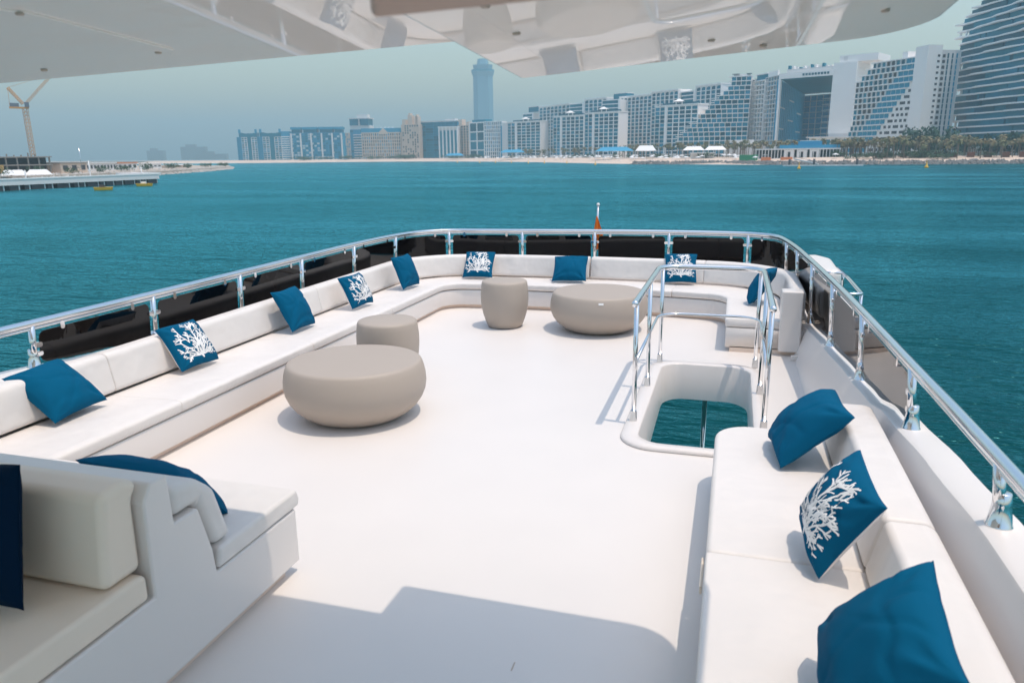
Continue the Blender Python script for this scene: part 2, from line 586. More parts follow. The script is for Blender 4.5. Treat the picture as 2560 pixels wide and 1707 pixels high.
# deck floor with the stair opening
HX0, HX1, HY0, HY1 = -0.60, 0.245, 5.20, 7.42
dx0, dx1, dy0, dy1 = -4.95, 0.98, -3.0, 11.35
hx0, hx1, hy0, hy1 = HX0 - 0.03, HX1 + 0.03, HY0 - 0.03, HY1 + 0.03
v = [(dx0, dy0, 0), (dx1, dy0, 0), (dx0, hy0, 0), (hx0, hy0, 0), (hx1, hy0, 0), (dx1, hy0, 0), (dx0, hy1, 0), (hx0, hy1, 0), (hx1, hy1, 0), (dx1, hy1, 0), (dx0 + 0.2, dy1, 0), (dx1 - 0.4, dy1, 0)]
f = [(0, 1, 5, 4, 3, 2), (2, 3, 7, 6), (4, 5, 9, 8), (6, 7, 8, 9, 11, 10)]
link('deck_floor', mesh('deck_floor', v, f, 'deck'), yacht)
# stair well: rim plus walls
outer = rrect(HX0 - 0.135, HX1 + 0.10, HY0 - 0.09, HY1 + 0.12, 0.27, 8)
inn = rrect(HX0, HX1, HY0, HY1, 0.2, 8)
v, f = [], []
n = len(outer)
for ring, z in ((outer, 0.004), (outer, 0.016), ([(a * 0.9 + b * 0.1, c * 0.9 + d * 0.1) for (a, c), (b, d) in zip(outer, inn)], 0.03), ([(a * 0.08 + b * 0.92, c * 0.08 + d * 0.92) for (a, c), (b, d) in zip(outer, inn)], 0.034), (inn, 0.022), (inn, -1.0)):
    v += [(x, y, z if z > -0.5 else -0.335 - 0.085 * min(1, max(0, (HY1 - 0.12 - y) / 0.25)) - 0.03 * abs((x + 0.18) / 0.42) ** 3) for x, y in ring]
for k in range(5):
    for i in range(n):
        f.append((k * n + i, k * n + (i + 1) % n, (k + 1) * n + (i + 1) % n, (k + 1) * n + i))
link('stair_well', fixn(mesh('stair_well', v, f, 'gel', True)), yacht)
tube('stanchion', [(-0.19, 8.3, -0.42), (-0.19, 8.3, -3.0)], 0.027, 'steel', yacht, 12)
box('tread', -0.56, -0.02, 5.62, 5.98, -0.36, -0.32, 'gel', yacht, 0.012)
# bulwark round the whole deck
at_u, LU = resample(U, 0)
NU = offset_path(U)
st = []
NST = 150
for i in range(NST + 1):
    s = rlen[-1] * i / NST
    p = rail_at(s); nn = rail_n(s)
    stern = p.y > 10.3
    right_side = p.x > -1.9 and p.y < 10.4
    z = coam_z(p.y, stern)
    if p.y < 8.15 and right_side:
        zi = 0.45 if p.y < 4.5 else max(0.0, 0.45 * (1 - (p.y - 4.5) / 0.5))
        xin = (0.885 if p.y < 4.5 else max(0.70, 0.885 - (p.y - 4.5) * 0.3))
        inner = Vector((xin, p.y)); ti = Vector((p.x - 0.055, p.y))
    else:
        w = 0.13 if not stern else 0.5
        inner = p - nn * (w + 0.03); ti = p - nn * w; zi = 0.0
    st.append((inner, zi, ti, p + nn * 0.14, z))
v, f = [], []
for inner, zi, ti, out, z in st:
    a = ti.lerp(out, 0.06); b = ti.lerp(out, 0.9)
    v += [(inner.x, inner.y, zi - 0.001), (ti.x, ti.y, z - 0.035), (a.x, a.y, z - 0.008), (ti.lerp(out, 0.16).x, ti.lerp(out, 0.16).y, z), (b.x, b.y, z), (out.x, out.y, z - 0.03), (out.x, out.y, -0.55)]
for i in range(len(st) - 1):
    for k in range(6):
        f.append((i * 7 + k, (i + 1) * 7 + k, (i + 1) * 7 + k + 1, i * 7 + k + 1))
bw = fixn(mesh('bulwark', v, f, 'gel', True))
bw.set_sharp_from_angle(angle=R(28))
link('bulwark', bw, yacht)
# small deck light fitting and marks
sp = box('deck_light', 0.655, 0.735, 7.905, 7.93, 0.012, 0.062, 'gel', yacht, 0.006)
lv, lf = lathe_data([(0, 0.016), (0.006, 0.016)], 16)
lens = link('lens', mesh('lens', [(x, -z, y) for x, y, z in lv], lf, 'dark'), sp)
lens.location = Vector((0.68, 7.903, 0.036)) - Vector(yacht.location)
box('deck_scuff', -0.787, -0.781, 2.565, 2.62, 0.0005, 0.0015, 'cap', yacht)

# ---- hardtop
hard = empty('hardtop', (-1.9, 0.5, 2.4), 'glossy white hardtop roof overhanging the deck at the top', 'roof')
TILT = -0.05
def lz(x, y=2.67): return 2.49 + (x + 1.15) * 0.031 - TILT * (2.67 - y)
def rz(x, y=2.9): return 2.385 + (x + 0.84) * 0.068 - TILT * (2.9 - y)
def slab(name, outline, zf, th, m, parent, bev=0.02):
    n = len(outline)
    v = [(x, y, zf(x, y)) for x, y in outline] + [(x, y, zf(x, y) + th) for x, y in outline]
    f = [tuple(range(n)), tuple(range(2 * n - 1, n - 1, -1))] + [(i, i + n, (i + 1) % n + n, (i + 1) % n) for i in range(n)]
    o = link(name, fixn(mesh(name, v, f, m)), parent)
    if bev: bevel(o, bev, 3, 25)
    return o
slab('roof_panel', [(-4.6, -1.0), (-0.7, -1.0), (-0.7, 2.67), (-4.4, 2.67), (-4.6, 2.45)], lz, 0.09, 'roof', hard, 0.018)
slab('roof_panel', [(-0.83, -1.0), (0.57, -1.0), (0.57, 1.2), (0.575, 1.9), (0.575, 2.35)] + arc(0.325, 2.66, 0.25, 5, 90, 7) + [(-0.83, 2.92)], rz, 0.10, 'roof', hard, 0.022)
# access panels let into the underside, seams proud by a few mm
slab('access_panel', [(-4.4, 1.0), (-2.55, 1.0), (-1.95, 1.78), (-1.95, 2.36), (-2.02, 2.42), (-4.4, 2.47)], lambda x, y: lz(x, y) - 0.006, 0.02, 'roof', hard, 0.004)
slab('access_panel', [(-0.645, -0.5), (0.42, -0.5), (0.43, 2.2), (0.36, 2.50), (0.18, 2.60), (-0.60, 2.60), (-0.645, 2.55)], lambda x, y: rz(x, y) - 0.006, 0.02, 'roof', hard, 0.004)
cap_me = mesh('screw_cap', *lathe_data([(-0.003, 0.009), (0.0, 0.012), (0.006, 0.012)], 16), 'cap', True)
for (x, y) in [(-2.66, 2.46), (-2.02, 2.36), (-1.97, 1.77), (-3.3, 2.5), (-3.2, 1.7)]:
    link('screw_cap', cap_me, hard, Vector((x, y, lz(x, y) - 0.009)) - Vector(hard.location))
for (x, y) in [(-0.602, 1.826), (-0.615, 2.139), (-0.1, 2.57), (0.062, 2.78), (0.375, 2.45), (0.404, 2.1), (-0.104, 1.5)]:
    link('screw_cap', cap_me, hard, Vector((x, y, rz(x, y) - 0.009)) - Vector(hard.location))
slab('roof_console', [(-0.545, 1.1), (0.5, 1.1), (0.5, -0.6), (0.0, -0.6), (-0.30, 0.6)], lambda x, y: 2.302 + (x + 0.54) * 0.031, 0.12, 'tan', hard, 0.012)

# ---- guard rail
rail = empty('guard_rail', (-1.9, 6.0, 0.4), 'polished steel guard rail with black glossy panels round the deck edge', 'railing')
RZ = 0.965
tube('top_rail', [(p.x, p.y, RZ) for p in railp], 0.027, 'steel', rail, 14)
inner_t = [rail_at(s) - rail_n(s) * 0.0 for s in [rlen[-1] * i / 240 for i in range(241)]]
tube('under_rail', [(p.x, p.y, RZ - 0.038) for p in inner_t], 0.011, 'steel', rail, 8)
POSTS = [(-4.78, 2.75), (-4.79, 3.99), (-4.80, 5.18), (-4.82, 6.42), (-4.85, 7.62), (-4.86, 8.93), (-4.80, 10.07), (-4.28, 10.95), (-3.13, 11.12), (-2.02, 11.27), (-0.91, 11.36),
         (0.23, 11.29), (0.70, 10.45), (0.775, 9.6), (0.84, 8.45), (0.90, 7.15), (0.95, 5.8), (0.988, 4.36), (1.02, 3.02), (1.03, 1.6)]
foot_me = mesh('post_foot', *lathe_data([(0, 0.050), (0.006, 0.050), (0.012, 0.044), (0.09, 0.034), (0.135, 0.029), (0.138, 0.025)], 20), 'steel', True)
ps = [rail_s(*p) for p in POSTS]
def bz(s):
    p = rail_at(s)
    return coam_z(p.y, p.y > 10.3)
for s in ps:
    p = rail_at(s); nn = rail_n(s); z0 = bz(s)
    q = p + nn * 0.03
    post = tube('post', [(q.x, q.y, z0), (p.x, p.y, RZ - 0.01)], 0.023, 'steel', rail, 12)
    fo = link('post_foot', foot_me, post)
    fo.location = Vector((q.x, q.y, z0 - 0.002)) - Vector(rail.location) - Vector(post.location)
def panel(s0, s1, parent):
    K = 26
    r = 0.05
    v, f = [], []
    ts = [0, 0.006, 0.018, 0.035, 0.05]
    L = s1 - s0
    cols = ts + [0.05 + (L - 0.1) * i / K for i in range(1, K)] + [L - t for t in reversed(ts)]
    for t in cols:
        s = s0 + t
        p = rail_at(s); nn = rail_n(s)
        e = min(t, L - t)
        cut = 0 if e >= r else r - math.sqrt(max(0, r * r - (r - e) ** 2))
        zb = bz(s) + 0.03 + cut; zt = 0.895 - cut
        for off in (-0.004, 0.004):
            lo = p + nn * (0.03 * (1 - (zb - bz(s)) / (RZ - bz(s))) + off)
            hi = p + nn * (0.03 * (1 - (zt - bz(s)) / (RZ - bz(s))) + off)
            v += [(lo.x, lo.y, zb), (hi.x, hi.y, zt)]
    n = len(cols)
    for i in range(n - 1):
        a, b = i * 4, (i + 1) * 4
        f += [(a, b, b + 1, a + 1), (a + 2, a + 3, b + 3, b + 2), (a + 1, b + 1, b + 3, a + 3), (a, a + 2, b + 2, b)]
    f += [(0, 1, 3, 2), ((n - 1) * 4, (n - 1) * 4 + 2, (n - 1) * 4 + 3, (n - 1) * 4 + 1)]
    return link('glass_panel', fixn(mesh('glass_panel', v, f, 'black')), parent)
clip_bm = rrect(-0.018, 0.018, -0.03, 0.03, 0.016, 5)
def clip(parent, s, z, horizontal):
    p = rail_at(s); nn = rail_n(s); t = Vector((nn.y, -nn.x))
    pts = [(y, x) if horizontal else (x, y) for x, y in clip_bm]
    v = []
    for off in (-0.016, 0.016):
        for a, b in pts:
            q = p + nn * (off + 0.03 * (1 - (z - bz(s)) / (RZ - bz(s)))) + t * a
            v.append((q.x, q.y, z + b))
    n = len(pts)
    f = [tuple(range(n)), tuple(range(2 * n - 1, n - 1, -1))] + [(i, i + n, (i + 1) % n + n, (i + 1) % n) for i in range(n)]
    return link('clip', fixn(mesh('clip', v, f, 'steel')), parent)
for i in range(1, len(ps) - 3):
    a, b = ps[i] + 0.055, ps[i + 1] - 0.055
    pn = panel(a, b, rail)
    for t in ((0.18, 0.82) if b - a > 0.6 else (0.3, 0.7)):
        clip(pn, a + (b - a) * t, 0.905, False)
    clip(pn, a - 0.018, 0.80, True)
    clip(pn, b + 0.018, 0.80, True)
    clip(pn, a - 0.018, bz(a) + 0.10, True)
    clip(pn, b + 0.018, bz(b) + 0.10, True)

# ---- stair hand rail
hr = empty('stair_rail', (-0.18, 6.5, 0.03), 'U shaped polished steel hand rail around the stair opening', 'handrail')
def upath(xl, xr, yf, yb, z, r, y0l, y0r):
    return [(xl, y0l, z), (xl, yf, z)] + [(x, y, z) for x, y in arc(xl + r, yb - r, r, 180, 90, 8)] + [(x, y, z) for x, y in arc(xr - r, yb - r, r, 90, 0, 8)] + [(xr, yf, z), (xr, y0r, z)]
tp = upath(-0.675, 0.315, 6.6, 7.56, 1.0, 0.22, 5.55, 5.58)
tube('top_rail', [Vector((-0.675, 5.52, 1.0))] + [Vector(p) for p in tp] + [Vector((0.315, 5.55, 1.0))], [0.024] + [0.027] * len(tp) + [0.024], 'steel', hr, 14)
tube('mid_rail', upath(-0.67, 0.31, 6.6, 7.55, 0.52, 0.24, 5.66, 5.66), 0.014, 'steel', hr, 10)
bk_me = None
for (x, y) in [(-0.675, 5.645), (-0.672, 6.6), (-0.64, 7.45), (0.29, 7.47), (0.312, 6.6), (0.315, 5.66)]:
    po = tube('post', [(x, y, 0.02), (x, y, 0.985)], 0.019, 'steel', hr, 12)
    if bk_me is None:
        v = [(a, b, 0) for a, b in rrect(-0.03, 0.03, -0.024, 0.024, 0.01, 3)] + [(a * 0.8, b * 0.8, 0.085) for a, b in rrect(-0.03, 0.03, -0.024, 0.024, 0.01, 3)]
        n = len(v) // 2
        bk_me = fixn(mesh('post_bracket', v, [tuple(range(n)), tuple(range(2 * n - 1, n - 1, -1))] + [(i, i + n, (i + 1) % n + n, (i + 1) % n) for i in range(n)], 'steel2'))
    fo = link('post_bracket', bk_me, po)
    fo.location = Vector((x, y, 0.028)) - Vector(hr.location) - Vector(po.location)

# ---- U shaped sofa
sofa = empty('corner_sofa', (-1.9, 10.0, 0.0), 'long white U shaped sofa built along the left side and stern', 'sofa')
sweep('plinth', U, round_prof([(0.05, 0.0), (0.78, 0.0), (0.78, 0.06), (0.05, 0.06)], 0.005, 1), 'kick', sofa, 0, False)
sweep('base', U, round_prof([(0.0, 0.05), (0.80, 0.05), (0.80, 0.262), (0.004, 0.262)], 0.012, 2), 'gel', sofa, 0.0, True)
bevelless = None
def cut_list(cuts):
    return list(zip(cuts, cuts[1:]))
seat_prof = round_prof([(-0.008, 0.272), (0.655, 0.272), (0.655, 0.356), (0.03, 0.366), (-0.012, 0.352)], 0.03, 4)
def usec(y=None, x=None):
    best, bs = 9, 0
    for k in range(0, 2001):
        s = LU * k / 2000
        p = at_u(s)
        d = abs(p[1] - y) if y is not None and x is None and p[0] < -3.8 else (abs(p[0] - x) if x is not None and p[1] > 9.3 else 9)
        if d < best: best, bs = d, s
    return bs
cuts = [0.0, usec(y=2.4), usec(y=4.30), usec(y=6.12), usec(y=7.9), usec(x=-3.05), usec(x=-1.5), usec(x=-0.72), LU]
def dens(path, step=0.12):
    out = []
    for a, b in zip(path, path[1:]):
        L = math.hypot(b[0] - a[0], b[1] - a[1]); n = max(1, int(L / step))
        out += [(a[0] + (b[0] - a[0]) * i / n, a[1] + (b[1] - a[1]) * i / n) for i in range(n)]
    return out + [path[-1]]
for a, b in cut_list(cuts):
    sweep('seat_cushion', dens(subpath(U, a + 0.0015, b - 0.0015 if b < LU else LU - 0.01)), seat_prof, 'vinyl', sofa, 0.006 if b < LU else 0.02)
back_prof = round_prof([(0.60, 0.372), (0.80, 0.372), (0.80, 0.672), (0.655, 0.672)], 0.05, 5)
bcuts = [0.0, usec(y=2.3), usec(y=4.33), usec(y=7.35), usec(x=-3.35), usec(x=-1.93), usec(x=-0.45), LU - 0.14]
for a, b in cut_list(bcuts):
    sweep('back_cushion', dens(subpath(U, a + 0.002, b - 0.002)), back_prof, 'vinyl', sofa, 0.014)
# end panel of the right hand return, with a gap beside the seat
prism_x('end_panel', [(8.08, 0.045), (8.158, 0.045), (8.30, 0.40), (8.30, 0.695), (8.11, 0.695)], UX1 + 0.545, UX1 + 0.765, 'gel', sofa, 0.02)

# ---- near back to back sofa
ns = empty('bench_seat', (-2.9, 2.3, 0.0), 'back to back white bench seat at the lower left', 'sofa')
XE = -2.07
prism_x('plinth', [(0.6, 0.001), (2.95, 0.001), (2.95, 0.07), (0.6, 0.07)], -3.80, XE - 0.05, 'kick', ns)
prism_x('base', [(0.6, 0.06), (3.02, 0.06), (3.02, 0.352), (2.407, 0.352), (2.395, 0.47), (2.335, 0.69), (2.20, 0.69), (2.19, 0.905), (2.10, 0.905), (2.055, 0.84), (2.05, 0.445), (0.6, 0.435)], -3.80, XE, 'gel', ns, 0.012)
prism_x('seat_cushion', [(2.412, 0.357), (3.05, 0.357), (3.06, 0.40), (3.04, 0.452), (2.43, 0.452)], -3.82, XE + 0.004, 'vinyl', ns, 0.02, 4)
prism_x('back_cushion', [(2.202, 0.698), (2.205, 0.835), (2.36, 0.815), (2.47, 0.72), (2.55, 0.458), (2.425, 0.456), (2.35, 0.698)], -3.82, XE - 0.012, 'vinyl', ns, 0.042, 5)
prism_x('seat_cushion', [(0.6, 0.442), (2.03, 0.450), (2.03, 0.556), (1.99, 0.566), (0.6, 0.566)], -3.82, XE - 0.006, 'cream', ns, 0.02, 4)
prism_x('back_cushion', [(1.86, 0.572), (2.042, 0.572), (2.046, 0.86), (2.09, 0.915), (2.02, 0.955), (1.90, 0.935)], -3.82, XE - 0.03, 'cream', ns, 0.045, 5)

# ---- right hand sofa
rs = empty('side_sofa', (0.4, 2.8, 0.0), 'white upholstered bench along the right side beside the stair', 'sofa')
prism_z('plinth', [(0.02, 0.5), (0.86, 0.5), (0.86, 4.74), (0.02, 4.74)], 0.001, 0.07, 'kick', rs)
oc = [(-0.015, 0.5), (0.87, 0.5), (0.87, 4.80)] + arc(0.19, 4.60, 0.20, 90, 180, 8)
prism_z('base', oc, 0.062, 0.265, 'gel', rs, 0.008, 2)
c1 = [(-0.03, 3.122), (0.645, 3.122), (0.645, 4.815)] + arc(0.19, 4.595, 0.22, 90, 180, 8)
c2 = [(-0.03, 0.5), (0.645, 0.5), (0.645, 3.119), (-0.03, 3.119)]
prism_z('seat_cushion', c1, 0.272, 0.368, 'vinyl', rs, 0.028, 5)
prism_z('seat_cushion', c2, 0.272, 0.368, 'vinyl', rs, 0.012, 4)
def bprism(y0, y1, bev=0.045):
    prof = [(0.615, 0.374), (0.875, 0.374), (0.875, 0.60), (0.83, 0.625), (0.675, 0.625)]
    n = len(prof)
    v = [(x, y0, z) for x, z in prof] + [(x, y1, z) for x, z in prof]
    f = [tuple(range(n)), tuple(range(2 * n - 1, n - 1, -1))] + [(i, i + n, (i + 1) % n + n, (i + 1) % n) for i in range(n)]
    return bevel(link('back_cushion', fixn(mesh('back_cushion', v, f, 'vinyl')), rs), bev, 5, 20)
bprism(3.12, 4.66)
bprism(0.5, 3.116)
box('pull_strap', -0.048, -0.036, 2.93, 3.18, 0.262, 0.30, 'cream', rs, 0.004)

# ---- tables
tab_prof = [(0.0, 0.36), (0.012, 0.40), (0.05, 0.462), (0.10, 0.52), (0.16, 0.563), (0.22, 0.588), (0.28, 0.598), (0.34, 0.595), (0.40, 0.583), (0.445, 0.568), (0.460, 0.558), (0.468, 0.545), (0.470, 0.52), (0.471, 0.2)]
tme = mesh('table_body', *lathe_data(tab_prof, 72), 'taupe', True)
def table(name, x, y, s, rz, label, tagged=False):
    o = link(name, tme, None, (x, y, 0.006))
    o.scale = (s[0], s[1], s[2])
    o.rotation_euler = (0, 0, rz)
    return tag(o, label, 'table', 'round taupe coffee tables')
table('coffee_table', -2.94, 5.29, (0.98, 0.94, 1.0), 0.3, 'large round taupe coffee table nearest the camera, left of the deck')
t2 = table('coffee_table', -1.53, 8.90, (1.0, 1.0, 1.0), 0.0, 'large round taupe coffee table with a white maker tag near the stern')
v = []
for i in range(7):
    a = R(-98 + 5.6 - 6.2 + i * 0.95 + 18)
    for z in (0.405, 0.428):
        rr = 0.5845 if z < 0.41 else 0.5765
        v.append(((rr + 0.002) * math.cos(a), (rr + 0.002) * math.sin(a), z))
link('maker_tag', mesh('maker_tag', v, [(i * 2, i * 2 + 2, i * 2 + 3, i * 2 + 1) for i in range(6)], 'white'), t2, (0, 0, 0))
st_prof = [(0.0, 0.205), (0.012, 0.219), (0.08, 0.247), (0.16, 0.272), (0.25, 0.291), (0.34, 0.300), (0.43, 0.300), (0.51, 0.292), (0.555, 0.285), (0.572, 0.278), (0.58, 0.262), (0.581, 0.1)]
sme = mesh('stool_body', *lathe_data(st_prof, 56), 'taupe', True)
tag(link('barrel_stool', sme, None, (-3.13, 6.31, 0.006)), 'taupe barrel stool half hidden behind the nearest coffee table', 'stool', 'taupe barrel stools')
tag(link('barrel_stool', sme, None, (-2.705, 8.77, 0.006)), 'taupe barrel stool standing free left of the stern coffee table', 'stool', 'taupe barrel stools')

# ---- pillows
def surf(u, v, w, h, T, seed, side):
    k = 0.062 if seed != 13 else -0.02
    x = w / 2 * u * (1 - k * (1 - v * v))
    y = h / 2 * v * (1 - k * (1 - u * u))
    e = max(0.0, (1 - u * u) * (1 - v * v))
    z = T * e ** 0.42
    wr = 0.0
    for j, (cx, cy) in enumerate(((-1, -1), (1, -1), (1, 1), (-1, 1))):
        dx, dy = u - cx, v - cy
        r = math.hypot(dx, dy) + 1e-6
        th = math.atan2(dy, dx)
        wr += math.exp(-(r / 0.55) ** 2) * math.sin(th * 8 + seed * 1.7 + j * 2.1 + 2.5 * r) * 0.015 * min(1, r * 3)
    wr += 0.010 * noise.noise((u * 1.4 + seed * 3.1, v * 1.4 + seed, seed * 0.7)) + 0.006 * noise.noise((u * 3.2 + seed, v * 2.2 - seed, seed))
    for q in range(3):
        a = seed * 2.3 + q * 2.1
        t = u * math.cos(a) + v * math.sin(a) + 0.25 * noise.noise((u * 1.5 + q, v * 1.5, seed)) + 0.5 * math.sin(seed + q * 1.9)
        wr -= 0.013 * math.exp(-(t / 0.07) ** 2) * (0.5 + 0.5 * noise.noise((u * 1.3 - q, v * 1.3 + seed, q)))
    f = min(1.0, e * 4)
    # sag fold above the lower edge
    wr -= 0.018 * math.exp(-((v + 0.62) / 0.16) ** 2) * (1 - u * u) * (0.6 + 0.4 * noise.noise((u * 2 + seed, seed, 0)))
    z += wr * f
    z = max(z, 0.0)
    x += 0.012 * noise.noise((u * 1.1 + seed, v * 1.1, seed)) * (0.3 + 0.7 * abs(v))
    y += 0.012 * noise.noise((u * 1.1, v * 1.1 + seed, seed + 5)) * (0.3 + 0.7 * abs(u))
    return Vector((x, y, z * side))

def half(w, h, T, seed, side, n=40):
    v, f = [], []
    for j in range(n + 1):
        for i in range(n + 1):
            a = math.sin((i / n - 0.5) * math.pi) * 0.55 + (2 * i / n - 1) * 0.45
            b = math.sin((j / n - 0.5) * math.pi) * 0.55 + (2 * j / n - 1) * 0.45
            v.append(surf(a, b, w, h, T, seed, side))
    for j in range(n):
        for i in range(n):
            q = (j * (n + 1) + i, j * (n + 1) + i + 1, (j + 1) * (n + 1) + i + 1, (j + 1) * (n + 1) + i)
            f.append(q if side > 0 else tuple(reversed(q)))
    return v, f

def coral(w, h, T, seed):
    rnd = random.Random(11)
    v, f = [], []
    def ribbon(pts, w0, w1):
        base = len(v)
        n = len(pts)
        for i, p in enumerate(pts):
            t = (pts[min(i + 1, n - 1)] - pts[max(i - 1, 0)])
            t = t.normalized() if t.length > 1e-6 else Vector((0, 1))
            nn = Vector((-t.y, t.x))
            wd = w0 + (w1 - w0) * i / (n - 1)
            for sgn in (-1, 1):
                q = p + nn * wd * sgn
                q.x = max(-0.93, min(0.93, q.x)); q.y = max(-0.93, min(0.93, q.y))
                s = surf(q.x, q.y, w, h, T, seed, 1)
                v.append(s + Vector((0, 0, 0.0018)))
        for i in range(n - 1):
            f.append((base + i * 2, base + i * 2 + 1, base + i * 2 + 3, base + i * 2 + 2))
        # round tip
        p = pts[-1]; c = len(v)
        s = surf(max(-0.93, min(0.93, p.x)), max(-0.93, min(0.93, p.y)), w, h, T, seed, 1)
        v.append(s + Vector((0, 0, 0.0018)))
        ring = []
        for k in range(8):
            a = 2 * math.pi * k / 8
            q = p + Vector((math.cos(a), math.sin(a))) * w1 * 1.15
            s = surf(max(-0.94, min(0.94, q.x)), max(-0.94, min(0.94, q.y)), w, h, T, seed, 1)
            v.append(s + Vector((0, 0, 0.0019)))
            ring.append(c + 1 + k)
        for k in range(8):
            f.append((c, ring[k], ring[(k + 1) % 8]))
    def grow(p, ang, length, width, depth):
        n = 6
        pts = [p.copy()]
        a = ang
        wob = rnd.uniform(-0.12, 0.12)
        for i in range(n):
            a += wob * 0.5 + rnd.uniform(-0.09, 0.09)
            pts.append(pts[-1] + Vector((math.sin(a), math.cos(a))) * length / n)
            if max(abs(pts[-1].x), abs(pts[-1].y)) > 0.84:
                break
        if len(pts) < 2: return
        ribbon(pts, width, width * 0.78)
        if depth == 0: return
        m = len(pts)
        side = rnd.choice((-1, 1))
        for i in range(1, m):
            if depth > 1 or i >= 2:
                if rnd.random() < (0.62 if depth > 1 else 0.5):
                    grow(pts[i], a + side * rnd.uniform(0.42, 0.75), length * (0.36 if depth > 1 else 0.42), width * 0.85, depth - 1)
                    side = -side
        grow(pts[-1], a + 0.35, length * 0.2, width * 0.85, 0)
        grow(pts[-1], a - 0.4, length * 0.2, width * 0.85, 0)
    root = Vector((0.02, -0.74))
    ribbon([root + Vector((0.05, -0.1)), root, root + Vector((-0.02, 0.08))], 0.03, 0.07)
    for ang, L in ((-1.45, 0.6), (-1.1, 0.85), (-0.78, 1.05), (-0.48, 1.2), (-0.2, 1.36), (0.06, 1.4), (0.3, 1.3), (0.56, 1.15), (0.86, 0.98), (1.15, 0.78), (1.45, 0.58)):
        grow(root + Vector((ang * 0.06, 0.03)), ang, L * 0.92, 0.0245, 2)
    return v, f

def pillow(label, ctr, e, up, w, h, is_coral, seed, cloth='blue', T=0.118, Tb=0.055):
    T = {10: 0.15, 12: 0.14, 9: 0.14, 1: 0.125}.get(seed, T)
    e = Vector(e).normalized(); up = Vector(up); up = (up - e * up.dot(e)).normalized()
    nn = e.cross(up)
    mw = Matrix((( e.x, up.x, nn.x, ctr[0]), (e.y, up.y, nn.y, ctr[1]), (e.z, up.z, nn.z, ctr[2]), (0, 0, 0, 1)))
    va, fa = half(w, h, T, seed, 1)
    vb, fb = half(w, h, Tb, seed + 0.0, -1, 24)
    if is_coral:
        o = empty('coral_pillow', (0, 0, 0), label, 'pillow', 'scatter pillows')
        o.matrix_world = mw
        a = link('front_cover', mesh('front_cover', va, fa, 'blue', True), o, (0, 0, 0))
        b = link('back_cover', mesh('back_cover', vb, fb, 'back', True), o, (0, 0, 0))
        cv, cf = coral(w, h, T, seed)
        link('coral_print', mesh('coral_print', cv, cf, 'print', True), a, (0, 0, 0))
    else:
        n = len(va)
        o = link('throw_pillow', mesh('throw_pillow', va + vb, fa + [tuple(i + n for i in q) for q in fb], cloth, True))
        o.matrix_world = mw
        tag(o, label, 'pillow', 'scatter pillows')
        edge = [surf(u, vv, w, h, T, seed, 1) for u, vv in [(-1 + 2 * i / 20, -1) for i in range(20)] + [(1, -1 + 2 * i / 20) for i in range(20)] + [(1 - 2 * i / 20, 1) for i in range(20)] + [(-1, 1 - 2 * i / 20) for i in range(21)]]
        tv, tf = tube_data(edge, 0.0022, 5, False)
        link('seam', mesh('seam', tv, tf, cloth, True), o, (0, 0, 0))
    return o
PL = [
 ('plain blue pillow at the front of the left sofa, tilted far back', (-4.47, 3.83, 0.545), (-0.037, 0.999, 0.037), (-0.786, -0.052, 0.616), 0.457, 0.468, 0, 1),
 ('blue pillow with white coral print, nearest coral pillow on the left sofa', (-4.41, 5.086, 0.560), (0.045, 0.999, -0.001), (-0.568, 0.027, 0.823), 0.442, 0.42, 1, 2),
 ('plain blue pillow in the middle of the left sofa between two coral pillows', (-4.32, 6.573, 0.585), (-0.02, 1, -0.01), (-0.481, -0.001, 0.877), 0.448, 0.451, 0, 3),
 ('blue pillow with white coral print, second coral pillow along the left sofa', (-4.25, 7.781, 0.565), (0.09, 0.996, 0.009), (-0.444, 0.033, 0.895), 0.45, 0.40, 1, 4),
 ('plain blue pillow at the far end of the left sofa before the corner', (-4.22, 9.133, 0.595), (0.084, 0.996, 0.013), (-0.365, 0.018, 0.931), 0.45, 0.447, 0, 5),
 ('coral print pillow on the stern sofa above the free standing stool', (-3.527, 10.19, 0.555), (0.992, 0.126, 0.005), (-0.09, 0.68, 0.727), 0.441, 0.449, 1, 6),
 ('plain blue pillow alone in the middle of the stern sofa', (-2.162, 10.16, 0.545), (0.996, 0.091, 0.022), (-0.083, 0.753, 0.653), 0.479, 0.45, 0, 7),
 ('coral print pillow on the stern sofa seen through the stair hand rail', (-0.657, 10.36, 0.57), (0.998, 0.067, 0.008), (-0.047, 0.611, 0.79), 0.438, 0.45, 1, 8),
 ('plain blue pillow seen edge on, on the right return of the corner sofa', (0.385, 9.12, 0.575), (-0.22, -0.97, 0.02), (0.48, -0.05, 0.875), 0.45, 0.45, 0, 9),
 ('plain blue pillow at the far end of the right bench, creased', (0.49, 4.35, 0.555), (0.106, -0.994, -0.024), (0.741, 0.063, 0.668), 0.462, 0.482, 0, 10),
 ('coral print pillow in the middle of the right bench', (0.515, 3.18, 0.60), (0.086, -0.986, -0.143), (0.504, -0.081, 0.86), 0.452, 0.43, 1, 11),
 ('plain blue pillow in the lower right corner on the right bench', (0.52, 2.19, 0.615), (0.0, -0.97, -0.24), (0.60, -0.20, 0.76), 0.46, 0.48, 0, 12),
 ('plain blue pillow peeking over the back of the bench seat', (-2.54, 2.60, 0.60), (-1.0, 0.02, 0.03), (0.0, -0.66, 0.75), 0.60, 0.40, 0, 13),
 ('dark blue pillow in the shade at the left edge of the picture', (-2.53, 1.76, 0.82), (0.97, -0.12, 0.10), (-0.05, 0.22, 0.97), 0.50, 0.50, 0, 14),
]
for (lb, c, e, u, w, h, cr, sd) in PL:
    pillow(lb, c, e, u, w, h, cr, sd, 'navy' if sd == 14 else 'blue')

